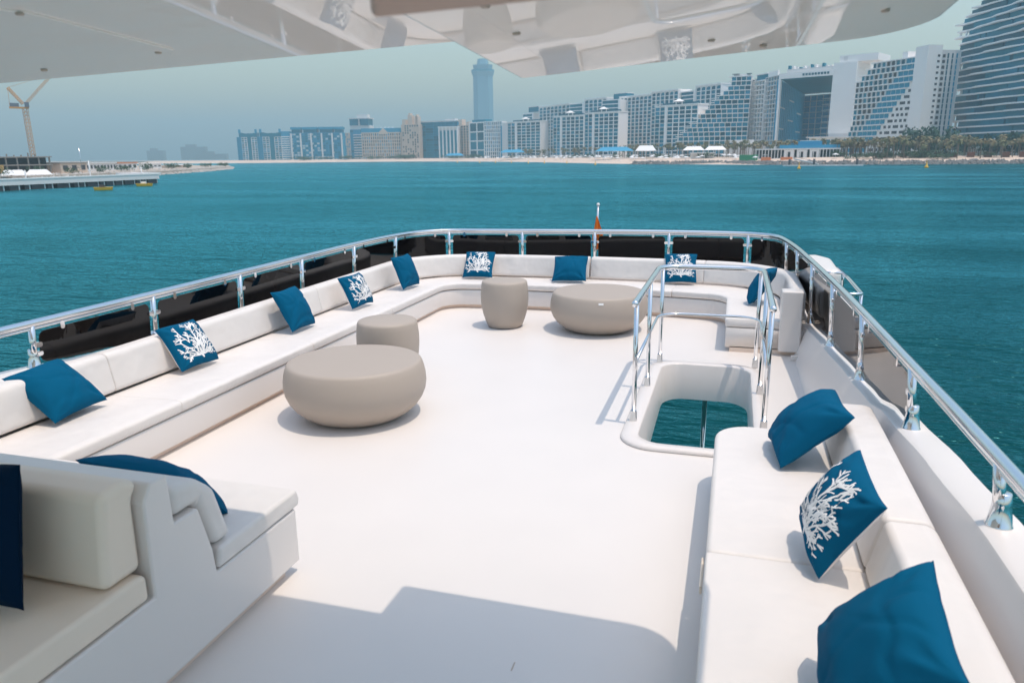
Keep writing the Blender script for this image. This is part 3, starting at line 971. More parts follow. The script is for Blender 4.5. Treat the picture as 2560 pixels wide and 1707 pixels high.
# ---- ensign staff and flag
fs = empty('flag_staff', (-2.10, 11.8, 0.2), 'white tipped flag staff rising behind the stern rail', 'flag staff')
tube('pole', [(-2.10, 11.8, 0.1), (-2.088, 11.8, 0.7), (-2.068, 11.8, 1.32)], 0.017, 'steel2', fs, 10)
kv, kf = lathe_data([(0, 0.02), (0.01, 0.026), (0.03, 0.026), (0.045, 0.012)], 14)
kn = link('finial', mesh('finial', kv, kf, 'white', True), fs)
kn.location = Vector((-2.068, 11.8, 1.31)) - Vector(fs.location)
fl = empty('ensign_flag', (-2.07, 11.78, 0.7), 'limp orange red ensign flag hanging from the staff', 'flag')
def cloth(name, pts_l, pts_r, m, y0):
    n = 14
    L = catmull([Vector((x, 0, z)) for x, z in pts_l], 6); Rr = catmull([Vector((x, 0, z)) for x, z in pts_r], 6)
    v, f = [], []
    k = min(len(L), len(Rr))
    for i in range(k):
        for j in range(n + 1):
            t = j / n
            p = L[i].lerp(Rr[i], t)
            v.append((p.x, y0 + 0.022 * math.sin(t * 9 + i * 0.25) * (0.3 + i / k), p.z))
    for i in range(k - 1):
        for j in range(n):
            f.append((i * (n + 1) + j, i * (n + 1) + j + 1, (i + 1) * (n + 1) + j + 1, (i + 1) * (n + 1) + j))
    return link(name, mesh(name, v, f, m, True), fl)
cloth('red_field', [(-2.09, 1.15), (-2.12, 0.98), (-2.15, 0.80), (-2.13, 0.62)], [(-2.075, 1.15), (-2.02, 1.0), (-1.975, 0.86), (-2.05, 0.62)], 'flag_r', 11.775)
cloth('green_stripe', [(-2.05, 0.90), (-2.055, 0.84), (-2.05, 0.78)], [(-2.0, 0.89), (-1.975, 0.84), (-1.98, 0.80)], 'flag_g', 11.79)

# ---- locker outside the right rail with its steel guard
lk = empty('side_locker', (1.2, 9.6, 0.0), 'white moulded locker with a steel guard outside the right rail', 'locker')
o = prism_z('lid', [(0.98, 9.75), (1.32, 9.75), (1.34, 10.9), (1.18, 11.3), (0.94, 11.2)], 0.35, 0.70, 'gel', lk, 0.10, 6)
prism_z('body', [(1.0, 7.9), (1.26, 7.9), (1.28, 9.74), (0.98, 9.74)], -0.1, 0.60, 'gel', lk, 0.06, 4)
prism_z('foot', [(1.0, 9.76), (1.28, 9.76), (1.28, 11.0), (0.97, 11.0)], -0.1, 0.345, 'gel', lk, 0.01, 2)
tube('guard', [(1.02, 7.78, 0.745), (1.2, 7.78, 0.75), (1.245, 7.82, 0.75), (1.25, 7.9, 0.75), (1.255, 8.8, 0.75), (1.255, 9.7, 0.73)], 0.018, 'steel', lk, 10)
tube('guard_leg', [(1.25, 7.84, 0.74), (1.25, 7.84, 0.2)], 0.016, 'steel', lk, 10)
tube('guard_leg', [(1.255, 9.2, 0.74), (1.255, 9.2, 0.595)], 0.014, 'steel', lk, 10)
tube('guard_bar', [(1.02, 9.2, 0.745), (1.25, 9.2, 0.745)], 0.014, 'steel', lk, 10)
#@@FAR@@
# ================================================================== FAR SHORE
UNIT = {}
CV = [(x, y, z) for z in (0, 1) for y in (0, 1) for x in (0, 1)]
CF = [(0, 2, 3, 1), (4, 5, 7, 6), (0, 1, 5, 4), (2, 6, 7, 3), (0, 4, 6, 2), (1, 3, 7, 5)]
def unit(m, nm):
    k = (m, nm)
    if k not in UNIT:
        UNIT[k] = mesh(nm, CV, CF, m)
    return UNIT[k]
AV = [(0, 0), (1, 0), (1, 0.55), (0.93, 0.76), (0.75, 0.93), (0.5, 1.0), (0.25, 0.93), (0.07, 0.76), (0, 0.55)]
def arch_unit(m):
    k = (m, 'arch')
    if k not in UNIT:
        n = len(AV)
        v = [(x, 0, z) for x, z in AV] + [(x, 1, z) for x, z in AV]
        f = [tuple(range(n)), tuple(range(2 * n - 1, n - 1, -1))] + [(i, i + n, (i + 1) % n + n, (i + 1) % n) for i in range(n)]
        UNIT[k] = fixn(mesh('window', v, f, m))
    return UNIT[k]

class Face:
    """a facade plane: a runs along it, d runs outward to the sea, z is height"""
    def __init__(s, bld, ax, ay, bx, by):
        s.b = bld
        s.A = Vector((ax, ay, 0)); e = Vector((bx - ax, by - ay, 0))
        s.w = e.length
        s.e = e.normalized()
        n = Vector((s.e.y, -s.e.x, 0))
        if n.dot(s.A) > 0: n = -n
        s.n = n
    def box(s, nm, a0, a1, d0, d1, z0, z1, m, parent=None, me=None):
        o = bpy.data.objects.new(nm, me or unit(m, nm))
        COL.objects.link(o)
        o.parent = s.b
        p = s.A + s.e * a0 + s.n * d0 + Vector((0, 0, z0)) - s.b.location
        E = s.e * (a1 - a0); N = s.n * (d1 - d0)
        o.matrix_basis = Matrix(((E.x, N.x, 0, p.x), (E.y, N.y, 0, p.y), (0, 0, z1 - z0, p.z), (0, 0, 0, 1)))
        return o
    def grid(s, a0, a1, z0, z1, cols, rows, wall='bwhite', glass=('g1', 'g1', 'g2', 'g3'), depth=14, slab=0.55, pier=0.7, proud=0.9, arch=False, body=None, piers=True, win=True, wide=None, wm=0.0):
        s.box('wall', a0, a1, -depth, 0, z0, z1 + 0.6, body or wall)
        fh = (z1 - z0) / rows; cw = (a1 - a0) / cols
        for r in range(rows + 1):
            s.box('floor_slab', a0 - 0.1, a1 + 0.1, 0.03, proud, z0 + r * fh - slab / 2, z0 + r * fh + slab / 2, wall)
        if piers:
            for c in range(cols + 1):
                pw = pier * (2.2 if wide and c in wide else 1)
                s.box('pier', a0 + c * cw - pw / 2, a0 + c * cw + pw / 2, 0.02, proud - 0.06 + (0.12 if wide and c in wide else 0), z0, z1, wall)
        if win:
            for r in range(rows):
                for c in range(cols):
                    g = random.choice(glass)
                    top = arch and r == rows - 1
                    s.box('window', a0 + c * cw + pier / 2 + wm, a0 + (c + 1) * cw - pier / 2 - wm, 0.06, 0.16, z0 + r * fh + slab / 2 + wm * 0.6, z0 + (r + 1) * fh - slab / 2 - wm * 0.6, g, me=arch_unit(g) if top else None)

def building(name, label, t, cat='building', group='hotels and apartment blocks along the beach'):
    return empty(name, (t[0], t[1], -2.6), label, cat, group)

T = {
    'O': (111.8, 489.9, 134.0, 417.0, -2.6, 63.3),
    'N': (81.2, 624.8, 117.0, 573.2, -2.6, 63.2),
    'Ntower': (114.5, 566.0, 136.6, 576.5, -2.6, 65.6),
    'Mwhite': (67.8, 656.5, 83.6, 648.6, -2.6, 68.9),
    'Mlint': (30.3, 674.3, 68.2, 656.5, -2.6, 64.2),
    'Mback': (63.2, 852.7, 86.7, 835.5, -2.6, 61.0),
    'Lgrid': (20.6, 704.7, 30.7, 681.8, -2.6, 63.9),
    'Lcurve': (11.2, 716.9, 20.4, 701.7, -2.6, 67.2),
    'Ktop': (-14.2, 710.4, 4.0, 701.8, -2.6, 66.9),
    'Kbot': (-54.1, 708.4, 7.0, 701.8, -2.6, 20.0),
    'K2': (4.3, 720.6, 11.6, 716.2, -2.6, 63.9),
    'J4f': (-75.9, 735.3, -36.0, 711.9, -2.6, 43.9),
    'J4b': (-61.8, 802.8, -23.5, 765.2, -2.6, 64.5),
    'J3f': (-156.3, 803.3, -117.7, 783.2, -2.6, 43.0),
    'J3s': (-143.1, 832.6, -123.8, 825.0, -2.6, 58.3),
    'J3g': (-127.4, 848.5, -62.4, 797.5, -2.6, 64.1),
    'J2f': (-206.7, 871.8, -167.4, 854.1, -2.6, 43.9),
    'J2b': (-193.8, 901.0, -148.5, 870.6, -2.6, 62.8),
    'J1f': (-291.1, 968.4, -240.4, 942.6, -2.6, 42.7),
    'J1b': (-278.6, 998.7, -199.8, 925.9, -2.6, 63.1),
    'I': (-306.4, 991.2, -296.9, 987.6, -2.6, 43.9),
    'H1': (-364.0, 1024.8, -336.6, 1007.8, -2.6, 46.6),
    'H2': (-336.2, 1005.3, -310.0, 1003.2, -2.6, 47.0),
    'G': (-401.3, 1077.7, -370.3, 1062.3, -2.6, 51.5),
    'F': (-475.7, 1101.7, -406.5, 1089.1, -2.6, 51.7),
    'Ff': (-426.4, 1061.3, -395.8, 1059.8, -2.6, 42.7),
    'E': (-497.2, 1087.3, -468.9, 1086.5, -2.6, 57.1),
    'D': (-563.3, 1082.2, -502.1, 1091.8, -2.6, 38.0),
    'C': (-601.8, 1117.0, -569.1, 1120.4, -2.6, 48.4),
    'B': (-635.2, 1154.4, -620.0, 1148.8, -2.6, 40.4),
    'A3': (-651.1, 1019.9, -576.3, 1045.1, -2.6, 37.7),
    'A1': (-733.5, 1003.5, -704.8, 1013.2, -2.6, 32.6),
    'A2': (-704.5, 1013.4, -669.4, 1023.7, -2.6, 32.9),
    'A23': (-669.2, 1023.9, -656.5, 1026.9, -2.6, 33.1),
    'palm': (-758.4, 2171.4, -702.6, 2190.0, -2.6, 234.4),
    'unf': (-268.7, 216.4, -258.4, 236.1, -2.6, 3.7),
}
G_TEAL = ('g1', 'g1', 'g2', 'g3', 'g1')
def fl(t, h=3.5): return max(1, round((t[5] + 2.6) / h))

# -- curved slab tower at the right edge
t = T['O']
t = (t[0] * 1.22, t[1] * 1.22, t[2] * 1.22, t[3] * 1.22, -1.0, 76.0)
b = building('glass_tower', 'dark teal glass tower with long white balcony slabs at the right edge', t)
F = Face(b, *t[:4])
rnd = random.Random(3)
NF = 24; FH = 4.1
for r in range(NF):
    z = 4.6 + r * FH
    left = 2.5 + 2.6 * math.sin(r * 0.9) + rnd.uniform(-1.6, 1.6) + max(0, r - 17) ** 1.5 * 2.2
    void = r in (3, 4, 8, 12, 13, 17)
    right = F.w + 12
    pts = []
    ph = rnd.uniform(0, 6)
    K = 22
    for i in range(K + 1):
        a = left + (right - left) * i / K
        d = 1.8 + 1.5 * math.sin(a * 0.11 + ph) + 0.7 * math.sin(a * 0.31 + r)
        pts.append((a, d))
    ol = [(F.A + F.e * a + F.n * d) for a, d in pts] + [(F.A + F.e * right - F.n * 26), (F.A + F.e * left - F.n * 26)]
    prism_z('balcony_slab', [(p.x, p.y) for p in ol], z - 0.38, z + 0.5, 'bwhite', b)
    gl = left + (11.0 if void else 2.2)
    segs = [gl] + sorted(rnd.uniform(gl + 3, right - 4) for _ in range(5)) + [right]
    for a0, a1 in zip(segs, segs[1:]):
        F.box('window', a0 + 0.1, a1 - 0.1, -25 + rnd.uniform(0, 1), 0.0 + rnd.uniform(-0.9, 0.3), z + 0.5, z + FH - 0.38, rnd.choice(('g1', 'g2', 'bteal', 'g1')))
    if void:
        for a in (left + 2.0, left + 8.5):
            F.box('column', a, a + 0.9, -0.8, 0.2, z + 0.5, z + FH - 0.38, 'bwhite')
F.box('podium_wall', 16, F.w + 10, -24, -3, -2.6, 3.8, 'bpale')

# -- white stepped hotel beside it
t = T['N']
b = building('terraced_hotel', 'white stepped hotel with slanting rows of small windows left of the glass tower', t)
F = Face(b, *t[:4])
rows = 17; fh = (t[5] + 2.6) / rows
for r in range(rows):
    z0 = t[4] + r * fh
    k = r / (rows - 1)
    a0 = 0 if r > 5 else -(6 - r) * 1.6
    ab = F.w * (0.20 + 0.78 * k)
    a1 = F.w
    sb = 0 if r < rows - 3 else (r - rows + 4) * 5
    F.box('wall', a0 + sb, a1, -16, 0, z0, z0 + fh, 'bwhite')
    F.box('floor_slab', a0 + sb - 1.0, ab + 1.5, 0.02, 1.5, z0 + fh - 0.55, z0 + fh + 0.12, 'bwhite')
    n = max(2, int((ab - a0 - sb) / 4.2))
    for c in range(n):
        x0 = a0 + sb + (ab - a0 - sb) * c / n; x1 = a0 + sb + (ab - a0 - sb) * (c + 1) / n
        late = c >= n - 4
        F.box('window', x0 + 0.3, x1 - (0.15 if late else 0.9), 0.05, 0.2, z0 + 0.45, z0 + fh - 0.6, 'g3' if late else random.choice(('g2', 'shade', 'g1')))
        if not late:
            F.box('balcony_divider', x1 - 0.25, x1 + 0.1, 0.05, 1.3, z0 + 0.12, z0 + fh - 0.56, 'bwhite')
    x = ab + 2.5
    while x < a1 - 3:
        w = random.choice((2.2, 2.2, 4.6))
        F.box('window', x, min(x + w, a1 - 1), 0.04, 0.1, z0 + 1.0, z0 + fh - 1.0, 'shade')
        x += w + random.choice((1.6, 2.0))
F.box('roof_block', F.w * 0.63, F.w * 0.70, -10, -1, t[5], t[5] + 4.5, 'bwhite')
F.box('roof_block', F.w * 0.84, F.w * 0.99, -12, -1, t[5], t[5] + 2.6, 'bwhite')
t = T['Ntower']
F = Face(b, *t[:4])
F.box('stair_tower', 0, F.w * 0.42, -12, 0, t[4], t[5] + 3, 'bwhite')
F.box('stair_tower', F.w * 0.42, F.w, -12, -0.4, t[4], t[5], 'bpale')
for r in range(18):
    z0 = t[4] + 4 + r * 3.5
    F.box('window', F.w * 0.46, F.w * 0.54, -0.38, -0.25, z0, z0 + 2.0, 'shade')
    for c in range(3):
        F.box('window', F.w * (0.60 + c * 0.13), F.w * (0.60 + c * 0.13) + 1.0, -0.38, -0.25, z0 - 0.4, z0 + 2.6, 'g3' if c == 2 else 'g2')
    F.box('vent_window', F.w * 0.30, F.w * 0.37, 0.02, 0.1, z0 + 0.4, z0 + 1.8, 'shade')

# -- hotel with the giant blue portal
t = T['Mlint']
b = building('portal_hotel', 'white hotel framing a giant blue glass portal', t)
F = Face(b, *t[:4]); zt = t[5]
LH = 4.2
F.box('lintel', -1.2, F.w + 0.5, -60, 1.0, zt - LH, zt, 'bwhite')
prism_z('portal_ceiling', [(t[0] + 0.5, t[1] - 0.5), (t[2] + 6, t[3] - 2), (96, 832), (62, 854)], zt - LH - 0.5, zt - LH - 0.02, 'gdark', b)
for c in range(9):
    F.box('window', 18 + c * 2.4, 19.7 + c * 2.4, 1.02, 1.1, zt - 2.9, zt - 1.2, 'g2')
F.box('roof_storey', 4, F.w - 1, -14, -1.5, zt, zt + 3.0, 'bpale')
for c in range(12):
    F.box('roof_unit', 5 + c * 3.0, 6.6 + c * 3.0, -6, -1.4, zt + 3.0, zt + 3.0 + random.uniform(0.6, 2.8), 'bwhite' if c % 3 else 'g1')
F.box('jamb', -1.2, 0.3, -2.5, 1.0, -2.6, zt - LH, 'bwhite')
W1 = Face(b, t[0] + 0.6, t[1] + 3, T['Mback'][0], T['Mback'][1])
W1.box('glass_wall', 0, W1.w, -3, 0, -2.6, zt - LH - 0.5, 'gblue')
W1.n = -W1.n if W1.n.dot(Vector((1, 0, 0))) < 0 else W1.n
for r in range(6):
    z0 = 4 + r * 8.5
    for a0, a1 in ((2, 30), (58, 90), (118, 150)):
        if (r + (a0 == 58)) % 2 == 0:
            W1.box('balcony', a0, a1, 0.1, 0.7, z0, z0 + 0.9, 'bpale')
for c in range(14):
    W1.box('mullion', 6 + c * 12, 6.5 + c * 12, 0.05, 0.35, -2, zt - LH - 1, 'g1')
tb = T['Mback']
F2 = Face(b, *tb[:4])
F2.grid(0, F2.w + 6, -2.6, zt - LH - 2.2, 5, 11, 'bpale', ('gblue', 'g3', 'gblue'), 12, 0.6, 0.35, 1.2)
for r in range(11):
    F2.box('side_balcony', F2.w - 6, F2.w + 4, 1.2, 6, -2.6 + r * 5.6, -1.9 + r * 5.6, 'bwhite')
tw = T['Mwhite']
F3 = Face(b, *tw[:4])
F3.box('end_wall', 0, F3.w, -80, 0, 16, tw[5], 'bwhite')
F3.box('end_wall_base', 0.4, F3.w - 0.4, -80, -0.6, -2.6, 16, 'bpale')
F3.box('roof_block', 3.5, F3.w + 14, -30, -2, tw[5], tw[5] + 5.2, 'bwhite')
F3.box('roof_vent', 6.5, 9.5, -2.0, -1.9, tw[5] + 1.2, tw[5] + 4.4, 'bpale')
F3.box('podium', -12, F3.w + 6, -10, 6, -2.6, 13, 'bwhite')
for c in range(8):
    F3.box('window', -10.5 + c * 4.0, -7.4 + c * 4.0, 6.02, 6.15, 6.5, 11.5, random.choice(G_TEAL))
F3.box('podium_roof', -14, F3.w + 8, -10, 8, 13, 13.8, 'bwhite')

# -- balcony tower left of the portal
t = T['Lgrid']
b = building('balcony_block', 'narrow white balcony block immediately left of the blue portal', t)
F = Face(b, *t[:4])
F.grid(0, F.w, -2.6, t[5], 5, 18, 'bpale', ('g1', 'g2', 'shade', 'g3'), 1.2, 0.6, 0.45, 1.6)
F.box('roof_block', 0.5, F.w * 0.8, -1.1, 0.4, t[5], t[5] + 4.5, 'bwhite')
t = T['Lcurve']
F = Face(b, *t[:4])
F.grid(0, F.w, -2.6, t[5] - 5, 4, 17, 'bwhite', ('g2', 'g1', 'shade'), 14, 0.7, 0.35, 2.2)
F.box('penthouse', 1, F.w, -12, -1, t[5] - 5, t[5], 'g1')
F.box('roof_slab', -0.5, F.w + 1, -12, 0.5, t[5], t[5] + 0.7, 'bwhite')

# -- ziggurat terraces
t = T['Ktop']
b = building('terrace_building', 'white ziggurat building stepping down to the left in glass terraces', t)
kt, kb = T['Ktop'], T['Kbot']
rows = 18; z_b, z_t = -2.6, kt[5]
F = Face(b, kb[0], kb[1], kb[2], kb[3])
for r in range(rows):
    z0 = z_b + (z_t - z_b) * r / rows; fh = (z_t - z_b) / rows
    k = min(1, max(0, (r - 4) / 11))
    a0 = 0 + k * (F.w * 0.66) if r < 16 else F.w * 0.70
    a1 = F.w
    setb = -r * 0.55
    F.box('wall', a0 + 1.5, a1, -18, setb - 1.5, z0, z0 + fh, 'bpale')
    F.box('terrace_slab', a0 - 0.8, a1 + 0.4, setb - 3, setb + 1.2, z0 + fh - 0.45, z0 + fh + 0.25, 'bwhite')
    n = max(3, int((a1 - a0) / 4.6))
    for c in range(n):
        x0 = a0 + 1.6 + (a1 - a0 - 1.6) * c / n; x1 = a0 + 1.6 + (a1 - a0 - 1.6) * (c + 1) / n
        F.box('window', x0 + 0.2, x1 - 0.5, setb - 1.48, setb - 1.3, z0 + 0.3, z0 + fh - 0.46, random.choice(('g1', 'g3', 'g1', 'g2', 'g3')))
        F.box('divider', x1 - 0.35, x1 - 0.05, setb - 1.45, setb + 0.4, z0 + 0.25, z0 + fh - 0.46, 'bwhite')
F.box('roof_canopy', F.w * 0.73, F.w * 0.83, -13, -9, z_t + 1.8, z_t + 2.2, 'g2')
F.box('roof_canopy', F.w * 0.93, F.w * 1.0, -13, -9, z_t + 1.8, z_t + 2.2, 'g2')
F.box('roof_core', F.w * 0.75, F.w * 0.98, -16, -11.5, z_t, z_t + 1.8, 'bpale')
t = T['K2']
F = Face(b, *t[:4])
F.grid(0, F.w, -2.6, t[5], 3, 18, 'bwhite', ('g1', 'g2'), 12, 0.6, 0.5, 1.0)

# -- the long arched hotel, in wings
def wing(key_f, label, cols, rows, backs):
    t = T[key_f]
    b = building('arched_hotel_wing', label, t)
    F = Face(b, *t[:4])
    w = F.w
    F.grid(0, w * 0.24, -2.6, t[5], 2, rows, 'bwhite', G_TEAL, 16, 0.5, 0.35, 1.4)
    F.grid(w * 0.29, w, -2.6, t[5], cols, rows, 'bwhite', ('g1', 'g2', 'g2', 'g1'), 16, 0.75, 0.9, 0.9)
    F.box('corner_pier', w * 0.24, w * 0.29, -16, 1.3, -2.6, t[5] + 1.2, 'bwhite')
    F.box('roof_terrace', -0.8, w + 0.5, -16, 1.4, t[5] + 0.7, t[5] + 1.7, 'bwhite')
    F.box('pergola', w * 0.1, w * 0.9, -10, -4, t[5] + 1.7, t[5] + 3.6, 'g2')
    # rooftop pavilion
    F.box('pavilion_post', w * 0.42, w * 0.44, -4, -3.4, t[5] + 1.7, t[5] + 4.4, 'bwhite')
    F.box('pavilion_post', w * 0.56, w * 0.58, -4, -3.4, t[5] + 1.7, t[5] + 4.4, 'bwhite')
    p = F.A + F.e * w * 0.5 - F.n * 3.7
    hv = [(p.x + dx * 5, p.y + dy * 5, t[5] + 4.4) for dx, dy in ((-1, -1), (1, -1), (1, 1), (-1, 1))] + [(p.x, p.y, t[5] + 7.0)]
    link('pavilion_roof', fixn(mesh('pavilion_roof', hv, [(0, 1, 4), (1, 2, 4), (2, 3, 4), (3, 0, 4), (3, 2, 1, 0)], 'bwhite')), b)
    F.box('ground_arcade', -1, w + 1, 0.9, 5, -2.6, 2.0, 'bwhite')
    for kind, key, a0, a1, c, r, dz in backs:
        tb = T[key]
        G = Face(b, *tb[:4])
        x0, x1 = G.w * a0, G.w * a1
        zz = tb[5] + dz
        if kind == 'strip':
            G.grid(x0, x1, -2.6, zz, c, r, 'bwhite', ('bteal', 'g1', 'g1'), 18, 1.0, 0.15, 1.5, piers=False)
            G.box('corner_pier', x1 - 0.6, x1 + 1.4, 0, 1.7, -2.6, zz + 0.8, 'bwhite')
        elif kind == 'roof':
            G.box('glass_attic', x0, x1, -12, -0.6, zz - 6.0, zz, 'bteal')
            G.box('attic_roof', x0 - 0.5, x1 + 0.5, -12, 0.2, zz, zz + 0.6, 'bpale')
        else:
            G.grid(x0, x1, -2.6, zz, c, r, 'bwhite', ('g1', 'g2', 'g1'), 18, 0.7, 1.0, 1.2, arch=True)
            G.box('cornice', x0 - 0.4, x1 + 0.4, -18, 1.8, zz + 0.5, zz + 1.7, 'bwhite')
wing('J4f', 'arched hotel wing behind the ziggurat terraces, nearest of the four wings', 5, 13,
     [('strip', 'J4b', 0.0, 0.48, 2, 18, -3), ('grid', 'J4b', 0.52, 1.15, 5, 17, 0)])
wing('J3f', 'arched hotel wing with a long curved row of roof arches to its right', 5, 12,
     [('strip', 'J3s', 0, 1, 3, 15, 0), ('roof', 'J3g', -0.12, 0.12, 1, 1, 2.0), ('grid', 'J3g', 0.02, 0.60, 8, 17, -3), ('grid', 'J3g', 0.60, 1.04, 6, 17, -1)])
wing('J2f', 'arched hotel wing third from the right, with a blue striped block behind', 5, 12,
     [('strip', 'J2b', 0, 0.42, 3, 16, -3), ('grid', 'J2b', 0.46, 1.1, 5, 16, 0)])
wing('J1f', 'farthest arched hotel wing, left end of the white hotel row', 5, 12,
     [('strip', 'J1b', 0, 0.24, 3, 15, -8), ('roof', 'J1b', 0.12, 0.37, 1, 1, 0), ('grid', 'J1b', 0.38, 1.02, 8, 16, -2)])

# -- blocks further along
t = T['I']
b = building('plain_block', 'slim plain pale block left of the arched hotel', t)
F = Face(b, *t[:4])
F.box('wall', 0, F.w, -20, 0, -2.6, t[5], 'bpale')
F.box('roof_slab', -0.5, F.w + 0.5, -20, 0.5, t[5], t[5] + 1.0, 'bwhite')
F.box('wall', -3, 0.0, -20, -1, -2.6, t[5] - 3, 'bblue')
t = T['H1']
b = building('framed_block', 'dark glass block with a bold white frame in front of the tall tower', t)
F = Face(b, *t[:4])
F.grid(0, F.w, -2.6, t[5], 2, 4, 'bwhite', ('g1', 'g2'), 18, 1.6, 1.8, 1.2)
F.box('attic', 3, F.w, -14, -2, t[5], t[5] + 4, 'g1')
t = T['H2']
F = Face(b, *t[:4])
F.grid(0, F.w, -2.6, t[5], 9, 10, 'bwhite', ('g1', 'g2', 'g3'), 18, 1.0, 1.2, 1.0)
t = T['G']
b = building('sand_block', 'sand coloured apartment block with balconies left of the framed block', t)
F = Face(b, *t[:4])
F.grid(0, F.w, -2.6, t[5] - 6, 6, 13, 'bbeige', ('g2', 'shade', 'g1'), 18, 1.2, 1.6, 1.4)
F.box('roof_turret', F.w * 0.04, F.w * 0.24, -8, 0, t[5] - 6, t[5] + 3, 'bbeige')
F.box('roof_turret', F.w * 0.5, F.w * 0.66, -8, 0, t[5] - 6, t[5] - 1, 'bbeige')
t = T['F']
b = building('dark_glass_block', 'dark blue glass block with a columned white front', t)
F = Face(b, *t[:4])
F.grid(0, F.w * 0.58, -2.6, t[5], 3, 14, 'bblue', ('g1', 'g2', 'bteal'), 20, 0.5, 0.3, 0.7)
F.grid(F.w * 0.6, F.w, -2.6, t[5], 4, 14, 'bblue', ('g1', 'bteal'), 20, 0.6, 0.5, 0.7)
F.box('cornice', -1.5, F.w + 1.5, -20, 1.6, t[5] + 0.8, t[5] + 2.6, 'bpale')
F.box('roof_block', F.w * 0.66, F.w * 0.92, -12, -3, t[5] + 2.6, t[5] + 5, 'bpale')
t = T['Ff']
F = Face(b, *t[:4])
F.box('wall', 0, F.w, -8, -0.6, -2.6, t[5], 'bpale')
for c in range(6):
    F.box('column', c * F.w / 5.2, c * F.w / 5.2 + 1.5, -0.5, 1.0, -2.6, t[5], 'bwhite')
for c in range(5):
    F.box('window', c * F.w / 5.2 + 2.0, (c + 1) * F.w / 5.2 - 0.5, -0.55, -0.4, 0, t[5] - 4, 'g1')
F.box('cornice', -0.6, F.w + 0.6, -8, 1.4, t[5], t[5] + 1.6, 'bwhite')
t = T['E']
b = building('sandstone_tower', 'tall sandstone coloured hotel with stepped turrets', t)
F = Face(b, *t[:4])
F.grid(0, F.w, -2.6, t[5] - 8, 7, 15, 'bbeige', ('shade', 'bbeige', 'g2', 'bbeige'), 20, 0.9, 1.7, 0.8)
for a0, a1, h in ((0.02, 0.22, 0), (0.36, 0.62, 6), (0.42, 0.5, 9), (0.78, 0.98, 4), (0.84, 0.9, 7)):
    F.box('turret', F.w * a0, F.w * a1, -10, -0.5, t[5] - 8, t[5] + h, 'bbeige')
t = T['D']
b = building('pediment_hotel', 'long beige hotel with a blue roof and a central pediment', t)
F = Face(b, *t[:4])
F.grid(0, F.w, -2.6, t[5], 18, 8, 'bbeige', ('shade', 'g2', 'g3'), 18, 1.5, 1.6, 0.7)
F.box('roof', -1, F.w + 1, -16, 0.3, t[5] + 0.8, t[5] + 7, 'bblue')
p0 = F.A + F.e * F.w * 0.44 + F.n * 1.4; p1 = F.A + F.e * F.w * 0.68 + F.n * 1.4; pm = (p0 + p1) / 2
q = -F.n * 6
v = [(p.x, p.y, t[5] + z) for p, z in ((p0, -2), (p1, -2), (p1, 0.4), (pm, 7), (p0, 0.4))]
v += [(x + q.x, y + q.y, z) for x, y, z in v]
link('pediment', fixn(mesh('pediment', v, [(0, 1, 2, 3, 4), (9, 8, 7, 6, 5), (0, 5, 6, 1), (1, 6, 7, 2), (2, 7, 8, 3), (3, 8, 9, 4), (4, 9, 5, 0)], 'bbeige')), b)
for c in range(5):
    F.box('roof_dormer', F.w * (0.36 + 0.1 * c), F.w * (0.40 + 0.1 * c), -8, -2, t[5] + 7, t[5] + 9, 'bwhite')
t = T['C']
b = building('blue_tower', 'blue tower block with a glazed crown left of the beige hotel', t)
F = Face(b, *t[:4])
F.grid(0, F.w, -2.6, t[5] - 4, 6, 12, 'bblue', ('g3', 'bteal', 'bblue'), 20, 0.6, 0.6, 0.6)
F.box('crown_gap', 0, F.w, -20, -1, t[5] - 4, t[5] + 3, 'bpale')
F.box('crown', 0, F.w * 0.42, -20, 0.5, t[5] + 3, t[5] + 13, 'bteal')
F.box('crown', F.w * 0.46, F.w * 0.5, -20, 0.8, t[5] + 2, t[5] + 14, 'bwhite')
F.box('crown', F.w * 0.54, F.w * 0.96, -20, 0.5, t[5] + 3, t[5] + 13, 'bteal')
F.box('crown_roof', -1, F.w + 1, -20, 1.5, t[5] + 13, t[5] + 14.5, 'bpale')
F.box('roof_drum', F.w * 0.35, F.w * 0.9, -14, -3, t[5] + 14.5, t[5] + 20, 'bpale')
for r in range(10):
    F.box('balcony', F.w * 0.18, F.w * 0.6, 0.7, 3.0, r * 4.0, r * 4.0 + 1.3, 'bwhite')
t = T['B']
b = building('slim_beige_block', 'slim beige block squeezed between two blue buildings', t)
F = Face(b, *t[:4])
F.grid(0, F.w, -2.6, t[5], 4, 11, 'bbeige', ('g3', 'bbeige'), 20, 0.9, 1.2, 0.6)
t = T['A3']
b = building('long_blue_block', 'long blue apartment block with four raised roof pavilions', t)
F = Face(b, *t[:4])
F.grid(0, F.w, -2.6, t[5], 18, 12, 'bblue', ('g3', 'bpale', 'g1', 'bteal'), 22, 0.8, 0.6, 0.8)
for c in (0.02, 0.20, 0.40, 0.60, 0.80, 0.98):
    F.box('white_bay', F.w * c - 1.2, F.w * c + 1.2, 0.8, 1.8, -2.6, t[5], 'bpale')
for a0, a1 in ((0.02, 0.2), (0.24, 0.52), (0.55, 0.82), (0.84, 1.0)):
    F.box('attic', F.w * a0 + 1, F.w * a1 - 1, -18, -1, t[5] + 0.7, t[5] + 5.5, 'bteal')
    F.box('attic_roof', F.w * a0 - 0.5, F.w * a1 + 0.5, -18, 0.5, t[5] + 5.5, t[5] + 9.0, 'bblue')
